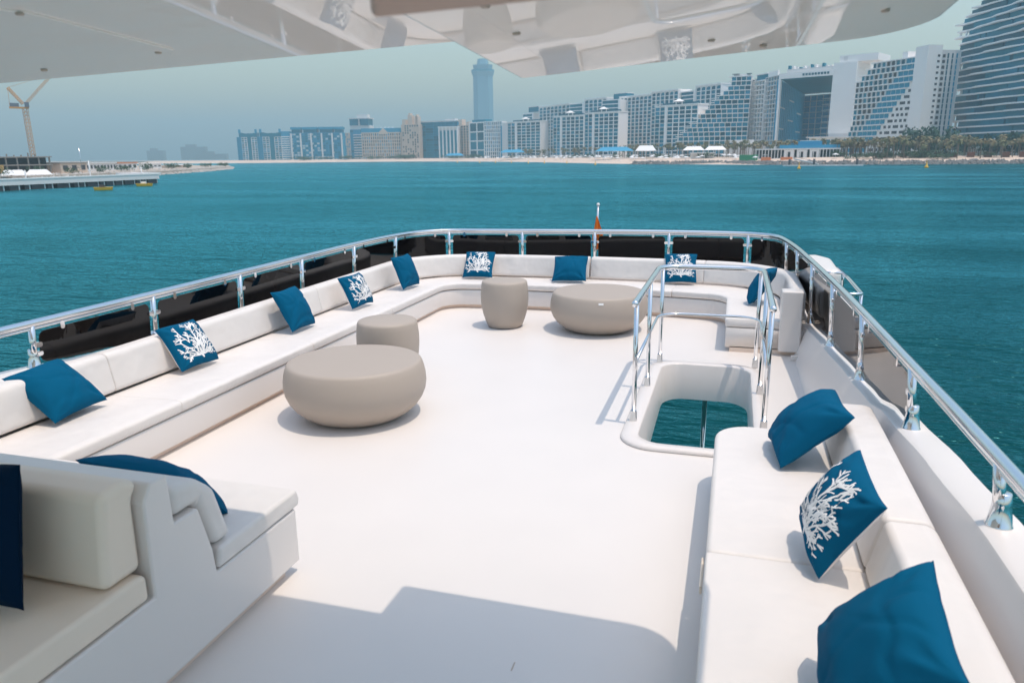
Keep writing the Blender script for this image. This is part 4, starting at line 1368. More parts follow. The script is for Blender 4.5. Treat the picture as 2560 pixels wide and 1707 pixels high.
for key, lb in (('A1', 'farthest left blue apartment tower with a concave roof between turrets'), ('A2', 'second blue apartment tower from the left with a concave roof')):
    t = T[key]
    b = building('blue_apartments', lb, t)
    F = Face(b, *t[:4]); w = F.w
    F.grid(0, w * 0.22, -2.6, t[5], 1, 11, 'bblue', ('g3',), 20, 1.3, 0.3, 1.2)
    F.grid(w * 0.22, w * 0.5, -2.6, t[5], 2, 11, 'bpale', ('g3', 'bteal'), 20, 0.8, 0.8, 0.8)
    F.box('glass_core', w * 0.5, w * 0.72, -20, 0.4, -2.6, t[5] + 6, 'bteal')
    F.grid(w * 0.72, w, -2.6, t[5], 2, 11, 'bpale', ('g3', 'bteal'), 20, 0.8, 0.8, 0.8)
    K = 10
    for i in range(K):
        x0 = w * (0.12 + 0.88 * i / K); x1 = w * (0.12 + 0.88 * (i + 1) / K); m_ = (i + 0.5) / K * 2 - 1
        F.box('roof_segment', x0, x1, -14, 0.6, t[5], t[5] + 5.5 + 2.0 * m_ * m_, 'bteal')
    for a in (0.14, 0.95):
        F.box('turret', w * a - 1.1, w * a + 1.1, -4, 0.9, t[5] + 6, t[5] + 12, 'bblue')
t = T['A23']
b = building('striped_block', 'small white striped block between the blue apartment buildings', t)
F = Face(b, *t[:4])
F.grid(0, F.w, -2.6, t[5], 1, 11, 'bwhite', ('g3',), 20, 1.4, 0.3, 1.2)
F.box('attic', -1, F.w, -12, -1, t[5] + 0.6, t[5] + 8, 'bblue')

# -- the very tall tower in the haze
t = T['palm']
b = building('tall_tower', 'very tall slender tower fading in the haze above the sand block', t, 'tower')
ctr = Vector(((t[0] + t[2]) / 2, (t[1] + t[3]) / 2, 0))
F = Face(b, *t[:4])
half_w = F.w / 2
def oct_prism(name, hw, z0, z1, m, hw2=None):
    hw2 = hw2 or hw
    v = []
    for h, z in ((hw, z0), (hw2, z1)):
        c = h * 0.55
        for a, d in ((-h, -c), (-c, -h), (c, -h), (h, -c), (h, c), (c, h), (-c, h), (-h, c)):
            p = ctr + F.e * a - F.n * (d)
            v.append((p.x, p.y, z))
    f = [tuple(range(8)), tuple(range(15, 7, -1))] + [(i, i + 8, (i + 1) % 8 + 8, (i + 1) % 8) for i in range(8)]
    return link(name, fixn(mesh(name, v, f, m)), b)
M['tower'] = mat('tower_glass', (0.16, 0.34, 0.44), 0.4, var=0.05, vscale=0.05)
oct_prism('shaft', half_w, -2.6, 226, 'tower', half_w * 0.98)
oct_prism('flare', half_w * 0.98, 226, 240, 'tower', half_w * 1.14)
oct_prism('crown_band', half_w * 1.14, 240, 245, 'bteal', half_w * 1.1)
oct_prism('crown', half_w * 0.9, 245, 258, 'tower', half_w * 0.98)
oct_prism('spire_base', half_w * 0.6, 258, 275, 'tower', half_w * 0.5)
for c in range(5):
    F.box('fin', half_w * (0.35 + 0.32 * c), half_w * (0.35 + 0.32 * c) + 2.2, half_w * 0.0, half_w * 0.06, 0, 226, 'bpale')
for r in range(14):
    F.box('floor_band', half_w * 0.45, half_w * 1.55, 0.1, half_w * 0.03, 8 + r * 16, 9.5 + r * 16, 'bteal')

# ------------------------------------------------------------------ palms and trees
def palm_crown(seed):
    rnd = random.Random(seed)
    v, f = [], []
    for k in range(19):
        a = k * 2.399 + rnd.uniform(-0.2, 0.2)
        el = rnd.uniform(-0.25, 1.25)
        L = rnd.uniform(2.6, 3.6)
        pts = []
        x = z = 0.0; s = el
        for i in range(7):
            pts.append((x, z))
            x += math.cos(s) * L / 6; z += math.sin(s) * L / 6; s -= 0.34
        base = len(v)
        for i, (x, z) in enumerate(pts):
            wd = 0.62 * math.sin(math.pi * (0.12 + 0.86 * i / 6)) + 0.03
            for sg, dz in ((-1, -0.28 * wd), (0, 0), (1, -0.28 * wd)):
                v.append((math.cos(a) * x - math.sin(a) * wd * sg, math.sin(a) * x + math.cos(a) * wd * sg, z + dz))
        for i in range(6):
            o = base + i * 3
            if (i + k) % 5 == 4 and i > 2: continue
            f += [(o, o + 1, o + 4, o + 3), (o + 1, o + 2, o + 5, o + 4)]
    return v, f
def palm_trunk(seed):
    rnd = random.Random(seed)
    bx_, by_ = rnd.uniform(-0.5, 0.5), rnd.uniform(-0.5, 0.5)
    return tube_data([(0, 0, 0), (bx_ * 0.2, by_ * 0.2, 0.33), (bx_ * 0.6, by_ * 0.6, 0.66), (bx_, by_, 1.0)], [0.26, 0.2, 0.17, 0.16], 6), (bx_, by_)
PT, PC = [], []
for s in range(4):
    (tv, tf), tip = palm_trunk(s)
    PT.append((mesh('trunk', tv, tf, 'trunk'), tip))
    PC.append([mesh('crown', *palm_crown(s + 10), m) for m in ('palm', 'palm2')])
def palm_tree(x, y, z, h, k, dry, label, group):
    o = empty('palm_tree', (x, y, z), label, 'palm tree', group)
    me, tip = PT[k % 4]
    a = link('trunk', me, o, (0, 0, 0)); a.scale = (1, 1, h)
    c = link('crown', PC[k % 4][1 if dry else 0], o, (tip[0], tip[1], h))
    sc = 0.85 + 0.03 * (k % 9)
    c.scale = (sc, sc, sc); c.rotation_euler = (0, 0, k * 1.3)
    return o
def broad_mesh(seed, n=900):
    rnd = random.Random(seed)
    cl = [(Vector((rnd.gauss(0, 0.42), rnd.gauss(0, 0.42), rnd.uniform(0.35, 0.95))), rnd.uniform(0.16, 0.34)) for _ in range(16)]
    v, f = [], []
    for i in range(n):
        c, r = rnd.choice(cl)
        d = Vector((rnd.gauss(0, 1), rnd.gauss(0, 1), rnd.gauss(0, 1))).normalized()
        p = c + d * r * rnd.uniform(0.7, 1.05)
        a = Vector((rnd.gauss(0, 1), rnd.gauss(0, 1), rnd.gauss(0, 1))).normalized()
        b2 = d.cross(a).normalized(); s = rnd.uniform(0.04, 0.085)
        o = len(v)
        v += [p - a * s, p + b2 * s * 0.8, p + a * s, p - b2 * s * 0.8]
        f.append((o, o + 1, o + 2, o + 3))
    return v, f
BM = [mesh('crown', *broad_mesh(s), 'leaf') for s in range(3)]
BB = [mesh('crown', *broad_mesh(s + 5, 500), 'leafb') for s in range(2)]
tkm = mesh('trunk', *tube_data([(0, 0, 0), (0.02, 0, 0.25), (0.0, 0.03, 0.6)], [0.035, 0.028, 0.015], 7), 'trunk')
def broad_tree(x, y, z, h, w, k, label, group, bush=False):
    o = empty('shade_tree' if not bush else 'shrub', (x, y, z), label, 'tree' if not bush else 'shrub', group)
    o.rotation_euler = (0, 0, k * 1.7)
    a = link('trunk', tkm, o, (0, 0, 0)); a.scale = (w, w, h)
    c = link('crown', (BB if bush else BM)[k % (2 if bush else 3)], o, (0, 0, -0.12 * h)); c.scale = (w, w, h)
    return o
def beach_z(d):
    ks = ((0, 0.0), (10, 1.15), (28, 2.55), (46, 3.55), (400, 3.7))
    for (a, za), (b_, zb) in zip(ks, ks[1:]):
        if d <= b_: return WZ + za + (zb - za) * (d - a) / (b_ - a)
    return WZ + 3.7
def on_shore(s, d):
    i = min(int(s), len(sh) - 2); t = s - i
    p = sh[i].lerp(sh[i + 1], t); n = shore_normal(i)
    return p.x + n.x * d, p.y + n.y * d
def s_of_x(x):
    for i in range(len(sh) - 1):
        if sh[i].x <= x <= sh[i + 1].x:
            return i + (x - sh[i].x) / (sh[i + 1].x - sh[i].x)
    return len(sh) - 1.01
rnd = random.Random(21)
k = 0
for x0, x1, n, d0, d1, h0, h1, lab in (
        (70, 190, 110, 24, 75, 6.5, 11, 'date palm in the dense grove behind the rocks on the right'),
        (24, 74, 40, 52, 90, 7, 11, 'date palm behind the blue roofed beach pavilion'),
        (-70, 24, 70, 58, 110, 7, 11, 'date palm behind the beach club tents in front of the terraces'),
        (-180, -70, 70, 55, 115, 7, 11, 'date palm along the promenade below the arched hotel'),
        (-330, -180, 60, 50, 100, 6, 10, 'small date palm along the far promenade')):
    for i in range(n):
        x = x0 + (x1 - x0) * (i + rnd.random()) / n
        dd = rnd.uniform(d0, d1)
        px, py = on_shore(s_of_x(x), dd)
        palm_tree(px, py, beach_z(dd) - 0.1, rnd.uniform(h0, h1), k, rnd.random() < 0.45, lab, lab.replace('date palm', 'palms').replace('small ', ''))
        k += 1
for i, (x, y, h, w) in enumerate([(108, 522, 19, 14), (116, 518, 15, 12), (101, 524, 14, 12), (124, 512, 14, 11), (147, 506, 15, 13), (156, 500, 15, 13), (136, 508, 11, 10)]):
    broad_tree(x, y, WZ + 3.6, h - 2, w, i, 'dark green shade tree above the palms, between white hotel and glass tower' if x < 130 else 'dark green shade tree at the foot of the glass tower', 'dark shade trees behind the grove' if x < 130 else 'shade trees under the tower')
rnd = random.Random(5)
for i in range(46):
    x = rnd.uniform(-600, 60) if i < 30 else rnd.uniform(60, 170)
    dd = rnd.uniform(40, 62) if x < 60 else rnd.uniform(24, 40)
    px, py = on_shore(s_of_x(x), dd)
    far_ = x < -330
    broad_tree(px, py, beach_z(dd) - 0.1, rnd.uniform(4, 6.5) if far_ else rnd.uniform(2.5, 4.5), rnd.uniform(10, 18) if far_ else rnd.uniform(4, 8), i,
               'green shrub on the far beach below the blue blocks' if far_ else ('green shrub behind the beach club' if x < 60 else 'low shrub at the front of the palm grove'),
               'far beach shrubs' if far_ else ('beach club shrubs' if x < 60 else 'grove shrubs'), True)

# ------------------------------------------------------------------ rocks
def rocks(name, line, n, w, z0, z1, size, m, label, seed):
    rnd = random.Random(seed)
    P = [Vector((x, y, 0)) for x, y in line]
    L = [0.0]
    for a, b_ in zip(P, P[1:]): L.append(L[-1] + (b_ - a).length)
    v, f = [], []
    for i in range(n):
        s = rnd.uniform(0, L[-1])
        j = max(q for q in range(len(P) - 1) if L[q] <= s)
        t = (s - L[j]) / (L[j + 1] - L[j])
        p = P[j].lerp(P[j + 1], t)
        tn = (P[j + 1] - P[j]).normalized(); nn = Vector((-tn.y, tn.x, 0))
        q = rnd.random()
        c = p + nn * (q * w) + Vector((0, 0, z0 + (z1 - z0) * q + rnd.uniform(-0.15, 0.2)))
        r = rnd.uniform(0.6, 1.3) * size
        o = len(v)
        for dx, dy, dz in ((1, 0, 0), (-1, 0, 0), (0, 1, 0), (0, -1, 0), (0, 0, 1), (0, 0, -1)):
            v.append(c + Vector((dx * r * rnd.uniform(0.7, 1.3), dy * r * rnd.uniform(0.7, 1.3), dz * r * rnd.uniform(0.5, 0.9))) + Vector((rnd.uniform(-.3, .3) * r, rnd.uniform(-.3, .3) * r, 0)))
        f += [(o + a, o + b_, o + c_) for a, b_, c_ in ((0, 2, 4), (2, 1, 4), (1, 3, 4), (3, 0, 4), (2, 0, 5), (1, 2, 5), (3, 1, 5), (0, 3, 5))]
    return tag(link(name, mesh(name, v, f, m)), label, None, None, 'stuff')
rocks('breakwater_rocks', [(-68, 509), (-44, 505), (-13, 486), (24, 443), (63, 434), (94, 430), (136, 434), (200, 440), (300, 450)], 4200, 9.0, WZ - 0.2, WZ + 1.9, 0.75, 'rock', 'dark boulder breakwater along the beach edge', 1)
rocks('revetment_rocks', [(-262, 148), (-233, 204), (-237, 240), (-246, 284), (-272, 345), (-309, 415), (-357, 482)], 2600, 6.0, WZ - 0.2, WZ + 1.7, 0.8, 'rockp', 'pale boulder revetment along the reclaimed spit', 2)

# ------------------------------------------------------------------ beach clubs
def canopy(name, label, pts, zlow, zhigh, m, group=None, posts=True):
    """rectangular hipped canopy on posts: pts = centre x,y, half length, half width, heading"""
    cx, cy, hl, hw, hd = pts
    b = empty(name, (cx, cy, -2.9), label, 'canopy', group)
    e = Vector((math.cos(hd), math.sin(hd), 0)); n = Vector((-e.y, e.x, 0)); c = Vector((cx, cy, 0))
    cor = [c + e * a * hl + n * d * hw for a, d in ((-1, -1), (1, -1), (1, 1), (-1, 1))]
    rid = [c - e * hl * 0.62, c + e * hl * 0.62]
    v = [(p.x, p.y, zlow) for p in cor] + [(p.x, p.y, zhigh) for p in rid]
    link('canopy_roof', fixn(mesh('canopy_roof', v, [(0, 1, 5, 4), (2, 3, 4, 5), (1, 2, 5), (3, 0, 4), (3, 2, 1, 0)], m)), b)
    if posts:
        nn = max(2, int(hl / 3))
        for i in range(nn + 1):
            p = c + e * hl * (2 * i / nn - 1) * 0.95 - n * hw * 0.95
            tv, tf = tube_data([(p.x, p.y, -2.9), (p.x, p.y, zlow)], 0.14, 6)
            link('post', mesh('post', tv, tf, 'white'), b)
    return b
# big pavilion
pv = empty('beach_pavilion', (35, 494, -2.9), 'blue roofed beach pavilion with white columns behind the floating dock', 'pavilion')
F = Face(pv, 11, 496, 58.5, 492.5)
F.box('floor', 0, F.w, -12, 1.5, -2.9, -1.4, 'bpale')
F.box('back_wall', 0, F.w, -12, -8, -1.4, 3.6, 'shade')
F.box('fascia', -0.5, F.w + 0.5, -12, 1.6, 3.6, 4.4, 'bpale')
for c in range(27):
    F.box('column', c * F.w / 26.0 - 0.2, c * F.w / 26.0 + 0.25, 0.4, 0.9, -1.4, 3.6, 'white')
for c in range(3):
    F.box('curtain_bay', 16.5 + c * 7.2, 21.8 + c * 7.2, 0.95, 1.2, 2.4, 3.5, 'white')
    for q in range(2):
        F.box('curtain', 16.6 + c * 7.2 + q * 3.8, 18.0 + c * 7.2 + q * 3.8, 0.95, 1.15, -1.3, 2.4, 'white')
F.box('roof', 13.5, F.w, -12, -0.5, 4.5, 6.4, 'poolblue')
F.box('roof_lantern', 24, 37.5, -10, -2, 6.4, 8.6, 'poolblue')
F.box('lantern_cap', 25, 36.5, -10, -2.6, 8.6, 9.1, 'bpale')
canopy('blue_beach_canopy', 'long blue canopy on the beach below the middle arched wing', (-98, 632, 16, 6, 0.15), 4.6, 8.0, 'poolblue')
canopy('blue_beach_canopy', 'small blue canopy far along the beach below the farthest arched wing', (-243, 825, 14, 6, 0.3), 5.2, 8.4, 'poolblue')
canopy('blue_beach_canopy', 'pale blue canopy on the far beach in front of the dark glass block', (-352, 930, 12, 6, 0.2), 2.5, 5.5, 'poolblue')
canopy('stretch_tent', 'white peaked tent on the sand left of the palms', (-68, 596, 8, 6, 0.1), 4.4, 8.4, 'white')
for i, (x, l) in enumerate(((-30, 'left hand white stretch tent over the beach bar'), (-15, 'right hand white stretch tent over the beach bar'))):
    canopy('stretch_tent', l, (x, 559, 7.6, 5, 0.03), 4.3, 6.9, 'bwhite')
bar = empty('beach_bar', (-22, 540, -2.9), 'low white beach bar with shaded seating under the tents', 'beach bar')
F = Face(bar, -31, 539.5, -15, 540)
F.box('wall', 0, F.w, -6, -3, -2.9, 2.0, 'bwhite')
F.box('roof', -0.6, F.w + 0.6, -6, 1.5, 2.0, 2.6, 'white')
for c in range(6):
    F.box('post', c * 3.1, c * 3.1 + 0.3, 0.6, 0.9, -2.9, 2.0, 'white')
F.box('counter', 1, F.w - 1, -1, 0, -2.9, -1.6, 'brown')
kb_ = empty('white_clubhouse', (0, 632, -2.5), 'low white clubhouse at the foot of the ziggurat building', 'building')
F = Face(kb_, -10, 632, 12, 632)
F.box('wall', 0, F.w, -10, 0, -2.5, 12, 'bwhite')
F.box('window', 2, 9, 0.02, 0.15, 7.5, 9.8, 'g2')
F.box('wall', F.w * 0.3, F.w * 1.4, -10, 3, -2.5, 8.5, 'bpale')
for x, y, w_, m, lb in ((16.5, 479, 5.6, 'orange', 'left orange lounger platform in front of the pavilion'), (28, 478.5, 6.6, 'orange', 'right orange lounger platform in front of the pavilion'), (6.6, 489, 10.7, 'green', 'long green covered stack on the sand beside the pavilion')):
    o = prism_z('covered_loungers', rrect(x - w_ / 2, x + w_ / 2, y - 1.5, y + 1.5, 0.4, 3), -3.3, -0.6 if m == 'orange' else 0.9, m, None, 0.2)
    tag(o, lb, 'loungers')
hut = empty('brown_hut', (78, 474, -3.0), 'small brown beach hut at the left end of the palm grove', 'hut')
F = Face(hut, 75, 474, 80.6, 473.2)
F.box('wall', 0, F.w, -4, -1, -3, 0.6, 'brown')
F.box('wall', 0, 0.7, -1, 0.6, -3, 0.6, 'brown'); F.box('wall', F.w - 0.7, F.w, -1, 0.6, -3, 0.6, 'brown')
F.box('roof', -0.5, F.w + 0.5, -4.2, 1.2, 0.6, 1.3, 'brown')
F.box('counter', 0.7, F.w - 0.7, 0, 0.5, -3, -1.8, 'orange')
for i in range(9):
    x = 88 + i * 8.3
    hh = empty('brown_cabana', (x, 474 - i * 0.4, -2.8), 'brown timber cabana among the palms on the right', 'cabana', 'cabanas in the palm grove')
    F = Face(hh, x, 474 - i * 0.4, x + 3.4, 473.7 - i * 0.4)
    F.box('wall', 0, F.w, -3, -0.5, -2.8, 0.8, 'brown'); F.box('roof', -0.4, F.w + 0.4, -3.2, 0.6, 0.8, 1.2, 'brown')
    F.box('post', 0, 0.25, 0.2, 0.45, -2.8, 0.8, 'brown')
for i in range(8):
    x = (59.4 + i * 1.1) if i < 4 else (65.6 + (i - 4) * 1.1)
    o = link('white_bollard_post', mesh('white_bollard_post', *tube_data([(0, 0, 0), (0, 0, 3.2), (0, 0, 3.4)], [0.22, 0.2, 0.1], 8), 'white') if i == 0 else bpy.data.meshes['white_bollard_post'], None, (x, 473.9, -3.2))
    tag(o, 'white post in the ' + ('left' if i < 4 else 'right') + ' row on the sand beside the brown hut', 'post', 'white posts, left row' if i < 4 else 'white posts, right row')
# umbrellas
uv, uf = [], []
for kk in range(10):
    a = 2 * math.pi * kk / 10
    uv.append((math.cos(a) * 1.9, math.sin(a) * 1.9, 2.3))
uv.append((0, 0, 3.1)); uv += [(x, y, z - 0.12) for x, y, z in uv[:10]]
uf = [(i, (i + 1) % 10, 10) for i in range(10)] + [(i, i + 11, (i + 1) % 10 + 11, (i + 1) % 10) for i in range(10)]
um = mesh('umbrella_canopy', uv, uf, 'white'); upm = mesh('umbrella_pole', *tube_data([(0, 0, 0), (0, 0, 3.0)], 0.06, 6), 'white')
lgm = mesh('lounger', *(lambda v: (v, CF))([((x - 0.5) * 2.2, (y - 0.5) * 1.0, z * 0.45) for x, y, z in CV]), 'bwhite')
rnd = random.Random(9)
ulist = [(54, 472, -1.6, 'white beach umbrella standing alone on the sand right of the pavilion', None)]
for i in range(90):
    x = -330 + 330 * (i + rnd.random() * 0.7) / 90
    dd = rnd.uniform(15, 40)
    px, py = on_shore(s_of_x(x), dd)
    ulist.append((px, py, beach_z(dd), 'white beach umbrella among rows of loungers on the long beach', 'beach umbrellas'))
for (x, y, zz, lb, gp) in ulist:
    o = empty('beach_umbrella', (x, y, zz - 0.05), lb, 'umbrella', gp)
    link('canopy', um, o, (0, 0, 0)); link('pole', upm, o, (0, 0, 0))
for i in range(60):
    x = -330 + 330 * (i + rnd.random() * 0.7) / 60
    dd = rnd.uniform(13, 36)
    px, py = on_shore(s_of_x(x), dd)
    o = link('sun_lounger', lgm, None, (px, py, beach_z(dd) - 0.05)); o.rotation_euler = (0, 0, rnd.uniform(0, 3))
    tag(o, 'white sun lounger on the long hotel beach', 'sun lounger', 'sun loungers on the beach')
# floating dock with gangway and piles
dk = empty('floating_dock', (41, 405, WZ), 'low grey floating dock off the breakwater', 'dock')
for i in range(6):
    x0 = 22.4 + i * 6.1
    box('pontoon', x0, x0 + 5.9, 404 - i * 0.5, 407 - i * 0.5, WZ - 0.2, WZ + 0.55, 'bpale', dk)
gw = empty('gangway', (35, 425, WZ), 'grey gangway sloping down to the floating dock', 'gangway')
tube('beam', [(29.4, 437, -1.4), (39, 408, WZ + 0.9)], 0.35, 'bpale', gw, 6)
tube('hand_rail', [(29.4, 437, -0.3), (39, 408, WZ + 2.0)], 0.1, 'steel2', gw, 6)
for i, (x, y, lb) in enumerate(((25.5, 408, 'left'), (37, 407.5, 'middle'), (56.5, 406, 'right'))):
    tag(tube('mooring_pile', [(x, y, WZ - 1), (x, y, WZ + 3.4)], 0.55, 'shade', None, 8), 'black mooring pile at the ' + lb + ' of the floating dock', 'pile')
# buoys
bv, bf = lathe_data([(-0.2, 0.55), (0.25, 0.75), (0.5, 0.7), (0.8, 0.34), (1.9, 0.14), (2.1, 0.1), (2.15, 0.22), (2.45, 0.2)], 12)
bm_ = mesh('buoy', bv, bf, 'yellow', True)
for (x, y, s, lb, gp) in [(74.3, 345.5, 1.1, 'yellow cone buoy nearest the rocks on the right', None), (24.8, 335.8, 1.0, 'pale yellow buoy in front of the floating dock', None)] + \
        [(x, y, 1.0, 'small yellow swim zone buoy off the long beach', 'swim zone buoys') for x, y in ((-89, 494), (-129, 590), (-166, 610), (-197, 665), (-217, 680), (-236, 690), (-151, 605), (-270, 720))]:
    o = link('marker_buoy', bm_, None, (x, y, WZ)); o.scale = (s, s, s)
    tag(o, lb, 'buoy', gp)

# ------------------------------------------------------------------ left: pier, construction site
pr_ = empty('concrete_pier', (-163, 150, WZ), 'long concrete pier on dark piles at the left', 'pier')
F = Face(pr_, -161, 60, -162, 183)
F.n = Vector((1, 0, 0))
F.box('deck', 0, F.w, -9, 0, WZ + 1.15, WZ + 2.45, 'bpale')
F.box('kerb', 0, F.w, -0.5, 0.12, WZ + 2.45, WZ + 2.75, 'bwhite')
a = 1.0; i = 0
rnd = random.Random(4)
while a < F.w - 1.5:
    w_ = rnd.choice((1.2, 2.4, 3.4))
    F.box('fender' , a, a + w_, -2.0, 0.05, WZ - 0.4, WZ + rnd.uniform(0.95, 1.14), 'shade')
    F.box('pile', a + w_ + 0.15, a + w_ + 0.6, -1.5, -0.2, WZ - 0.4, WZ + 1.14, 'bpale')
    a += w_ + rnd.choice((0.8, 1.0, 1.6))
    i += 1
F.box('pier_head', F.w - 6, F.w + 0.8, -9.2, 0.5, WZ + 2.1, WZ + 3.0, 'bpale')
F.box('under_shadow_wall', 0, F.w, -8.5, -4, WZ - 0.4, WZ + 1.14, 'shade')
for i, y in enumerate((128, 133, 141, 160, 178)):
    tag(tube('pier_lamp_post', [(-163, y, WZ + 2.4), (-163, y, WZ + (6.5 if i in (1, 3) else 4.5))], 0.14, 'white', None, 6), 'thin white post standing on the concrete pier', 'post', 'white posts on the pier')
for i, (x, y, lb) in enumerate(((-138.5, 139, 'yellow work float with a dark outboard, nearer of the two by the pier'), (-146.9, 160.9, 'yellow work float farther along by the pier head'))):
    o = empty('work_float', (x, y, WZ), lb, 'float', 'yellow work floats')
    o.rotation_euler = (0, 0, 0.75)
    o.scale = (0.85, 0.85, 0.85)
    prism_z('hull', rrect(-2.2, 2.2, -0.9, 0.9, 0.5, 4), 0, 0.1, 'yellow', None)
    h = bpy.data.objects[[q.name for q in COL.objects if q.name.startswith('hull')][-1]]
    bpy.data.objects.remove(h)
    v = [(a_, b_, -0.15) for a_, b_ in rrect(-2.1, 2.1, -0.8, 0.8, 0.5, 4)] + [(a_, b_, 0.75) for a_, b_ in rrect(-2.4, 2.4, -1.0, 1.0, 0.6, 4)]
    n_ = len(v) // 2
    link('hull', fixn(mesh('hull', v, [tuple(range(n_)), tuple(range(2 * n_ - 1, n_ - 1, -1))] + [(q, q + n_, (q + 1) % n_ + n_, (q + 1) % n_) for q in range(n_)], 'yellow')), o, (0, 0, 0))
    v = [((x_ - 0.5) * 1.4 - 0.2, (y_ - 0.5) * 0.9, 0.75 + z_ * 0.6) for x_, y_, z_ in CV]
    link('console', mesh('console', v, CF, 'shade' if i == 0 else 'white'), o, (0, 0, 0))
# unfinished building
t = T['unf']
ub = building('unfinished_building', 'unfinished concrete building below the crane at the left', t, group='left shore buildings')
F = Face(ub, *t[:4])
for r, (z0, z1) in enumerate(((-2.6, 0.2), (0.2, 3.2))):
    F.box('floor_slab', -20, F.w, -14, 0.6, z1, z1 + 0.45, 'concrete')
    for c in range(12):
        a0 = -19 + c * (F.w + 18) / 11
        F.box('column', a0, a0 + 0.5, -0.6, 0.0, z0 + 0.45, z1, 'concrete')
    F.box('back_wall', -20, F.w - 1, -14, -4, z0 + 0.45, z1, 'shade')
F.box('ochre_screen', -2, 5.5, 0.7, 1.2, -2.6, 0.6, 'ochre')
F.box('ochre_screen', -12, -6, 0.7, 1.2, -2.6, 0.2, 'ochre')
for c in range(16):
    F.box('rebar_stub', -18 + c * 2.4, -17.6 + c * 2.4, -6, -5.6, 3.65, 4.2 + random.random() * 0.9, 'concrete')
def truss(name, p0, p1, w, n, m, parent, r=0.09):
    p0, p1 = Vector(p0), Vector(p1)
    d = (p1 - p0).normalized()
    a = d.cross(Vector((0.3, 0.9, 0.1))).normalized(); b_ = d.cross(a)
    v, f = [], []
    def bar(q0, q1, rr):
        tv, tf = tube_data([q0, q1], rr, 4)
        o = len(v); v.extend(tv); f.extend(tuple(i + o for i in q) for q in tf)
    cor = [(a * sx + b_ * sy) * w / 2 for sx, sy in ((-1, -1), (1, -1), (1, 1), (-1, 1))]
    for c in cor: bar(p0 + c, p1 + c, r)
    for i in range(n):
        q0, q1 = p0.lerp(p1, i / n), p0.lerp(p1, (i + 1) / n)
        for k in range(4):
            bar(q0 + cor[k], q1 + cor[(k + 1) % 4], r * 0.6)
            bar(q0 + cor[k], q0 + cor[(k + 1) % 4], r * 0.6)
    return link(name, mesh(name, v, f, m), parent)
cr = empty('tower_crane', (-273.6, 241.6, -2.5), 'orange luffing tower crane over the unfinished building', 'crane')
truss('mast', (-273.6, 241.6, -2.5), (-273.7, 241.45, 22.2), 1.5, 18, 'crane', cr, 0.10)
truss('jib', (-273.4, 241.8, 24.0), (-265.2, 251.0, 37.5), 0.7, 16, 'crane', cr, 0.05)
truss('a_frame', (-274.0, 241.1, 24.0), (-276.8, 237.9, 30.0), 0.8, 6, 'crane', cr, 0.09)
F = Face(cr, -277.2, 237.5, -272.8, 242.5)
F.box('machinery_deck', 0, F.w, -1, 1, 22.2, 22.8, 'crane')
F.box('counterweight', 0.4, 3.4, -0.9, 0.9, 22.8, 24.2, 'cranew')
F.box('cab', F.w - 1.4, F.w + 0.2, 0.3, 1.4, 22.8, 24.6, 'cranew')
tube('tie_rope', [(-276.8, 237.9, 30.0), (-277.0, 237.7, 22.8)], 0.06, 'crane', cr, 5)
tube('hoist_rope', [(-276.8, 237.9, 30.0), (-266.2, 249.9, 35.8)], 0.05, 'crane', cr, 5)
# low buildings on the spit
def low(name, label, ax, ay, bx_, by_, z1, m, roofm, dep=8, wins=4):
    b = empty(name, (ax, ay, -3.1), label, 'building', 'left shore buildings')
    F = Face(b, ax, ay, bx_, by_)
    F.box('wall', 0, F.w, -dep, 0, -3.1, z1, m)
    F.box('roof', -0.4, F.w + 0.4, -dep - 0.3, 0.5, z1, z1 + 0.45, roofm)
    for c in range(wins):
        F.box('window', F.w * (c + 0.25) / wins, F.w * (c + 0.75) / wins, 0.02, 0.1, -1.9, z1 - 0.8, 'shade')
low('site_cabin', 'small blue site cabin left of the long grey shed', -284, 271, -281, 274, 0.9, 'poolblue', 'bpale', 5, 2)
low('grey_shed', 'long low grey shed on the spit', -290, 283, -296, 307, 0.4, 'bpale', 'bpale', 8, 9)
low('white_house', 'white low house with a pale terracotta roof on the spit', -297, 309, -298, 323, 0.3, 'white', 'orange', 8, 4)
low('white_cabin', 'white cabin right of the terracotta roofed house', -314, 349, -316, 361, -0.5, 'white', 'white', 6, 3)
low('sand_shed', 'low sand coloured shed near the tip of the spit', -326, 377, -329, 402, -1.7, 'bbeige', 'bwhite', 6, 5)
low('ruin_block', 'small sandstone coloured block right of the unfinished building', -262, 243, -268, 262, 0.8, 'bbeige', 'concrete', 8, 3)
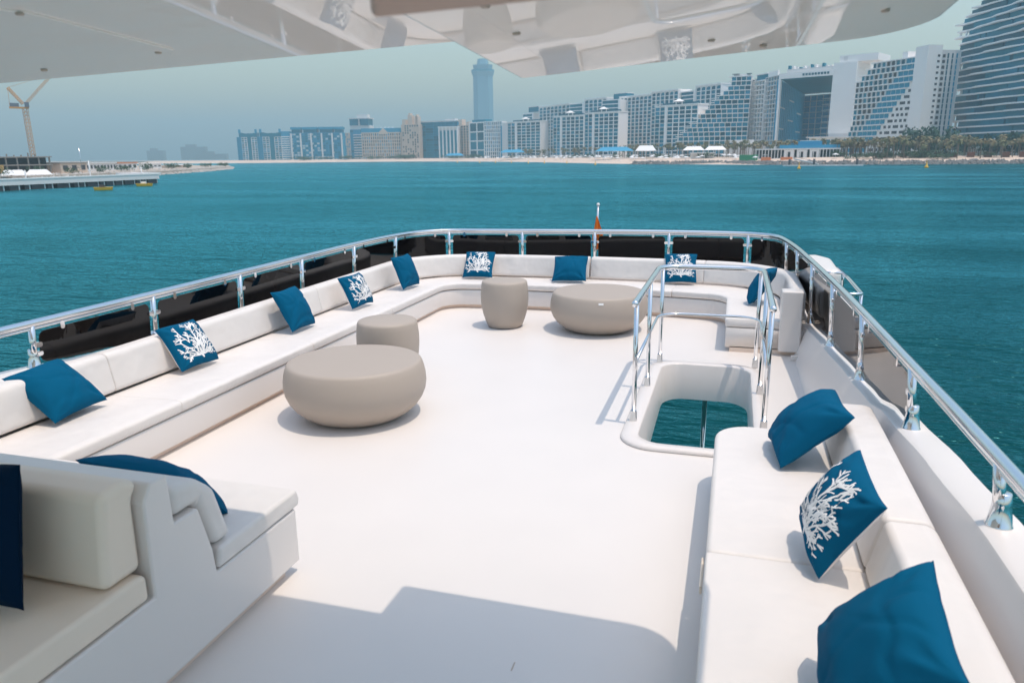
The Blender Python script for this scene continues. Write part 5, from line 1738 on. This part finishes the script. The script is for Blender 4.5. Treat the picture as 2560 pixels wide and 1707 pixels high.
for i, (x, y, lb) in enumerate(((-229, 193, 'left hand white peaked site tent by the pier root'), (-225, 199, 'right hand white peaked site tent by the pier root'))):
    canopy('site_tent', lb, (x - 6, y + 6, 4.0, 3, 0.8), -2.6, -0.9, 'white', 'white site tents', False)
rnd = random.Random(12)
for i in range(11):
    x, y = [(-228, 188), (-240, 214), (-243, 232), (-252, 268), (-262, 292), (-280, 330), (-296, 362), (-310, 395), (-318, 420), (-322, 428), (-246, 250)][i]
    broad_tree(x - 5, y + 3, -3.1, rnd.uniform(2.4, 3.8), rnd.uniform(2.5, 4.5), i, 'small round shrub tree along the spit road', 'shrubs on the spit', True)
tag(tube('light_mast', [(-241, 233, -3), (-241, 233, 6.6)], 0.09, 'steel2', None, 6), 'thin light mast standing on the spit', 'mast')
for x, y, w_, h_, lb in ((-760, 1420, 40, 22, 'faint left hand block on the hazy horizon'), (-700, 1440, 60, 30, 'faint right hand block on the hazy horizon'), (-620, 1380, 70, 12, 'faint low block on the hazy horizon')):
    x = x * 2.1 - 640 ; y = y * 2.1 - 500; h_ *= 1.6; w_ *= 1.6
    b = empty('hazy_block', (x, y, -2), lb, 'building', 'hazy horizon blocks')
    F = Face(b, x, y, x + w_, y + w_ * 0.3)
    F.box('wall', 0, F.w, -20, 0, -2, h_, 'concrete')
    F.box('roof_block', F.w * 0.2, F.w * 0.6, -15, -2, h_, h_ + 9, 'concrete')

# ------------------------------------------------------------------ haze
hz = bpy.data.materials.new('sea_haze')
hz.use_nodes = True
nt = hz.node_tree
nt.nodes.clear()
pv_ = nt.nodes.new('ShaderNodeVolumePrincipled')
pv_.inputs['Color'].default_value = (0.60, 0.89, 1.0, 1)
pv_.inputs['Density'].default_value = 0.00038
pv_.inputs['Anisotropy'].default_value = 0.0
om = nt.nodes.new('ShaderNodeOutputMaterial')
nt.links.new(pv_.outputs[0], om.inputs['Volume'])
M['haze'] = hz
ho = box('haze', -4500, 4500, -1400, 5500, WZ - 1.2, 300, 'haze')
tag(ho, 'pale sea haze softening the far shore', None, None, 'stuff')
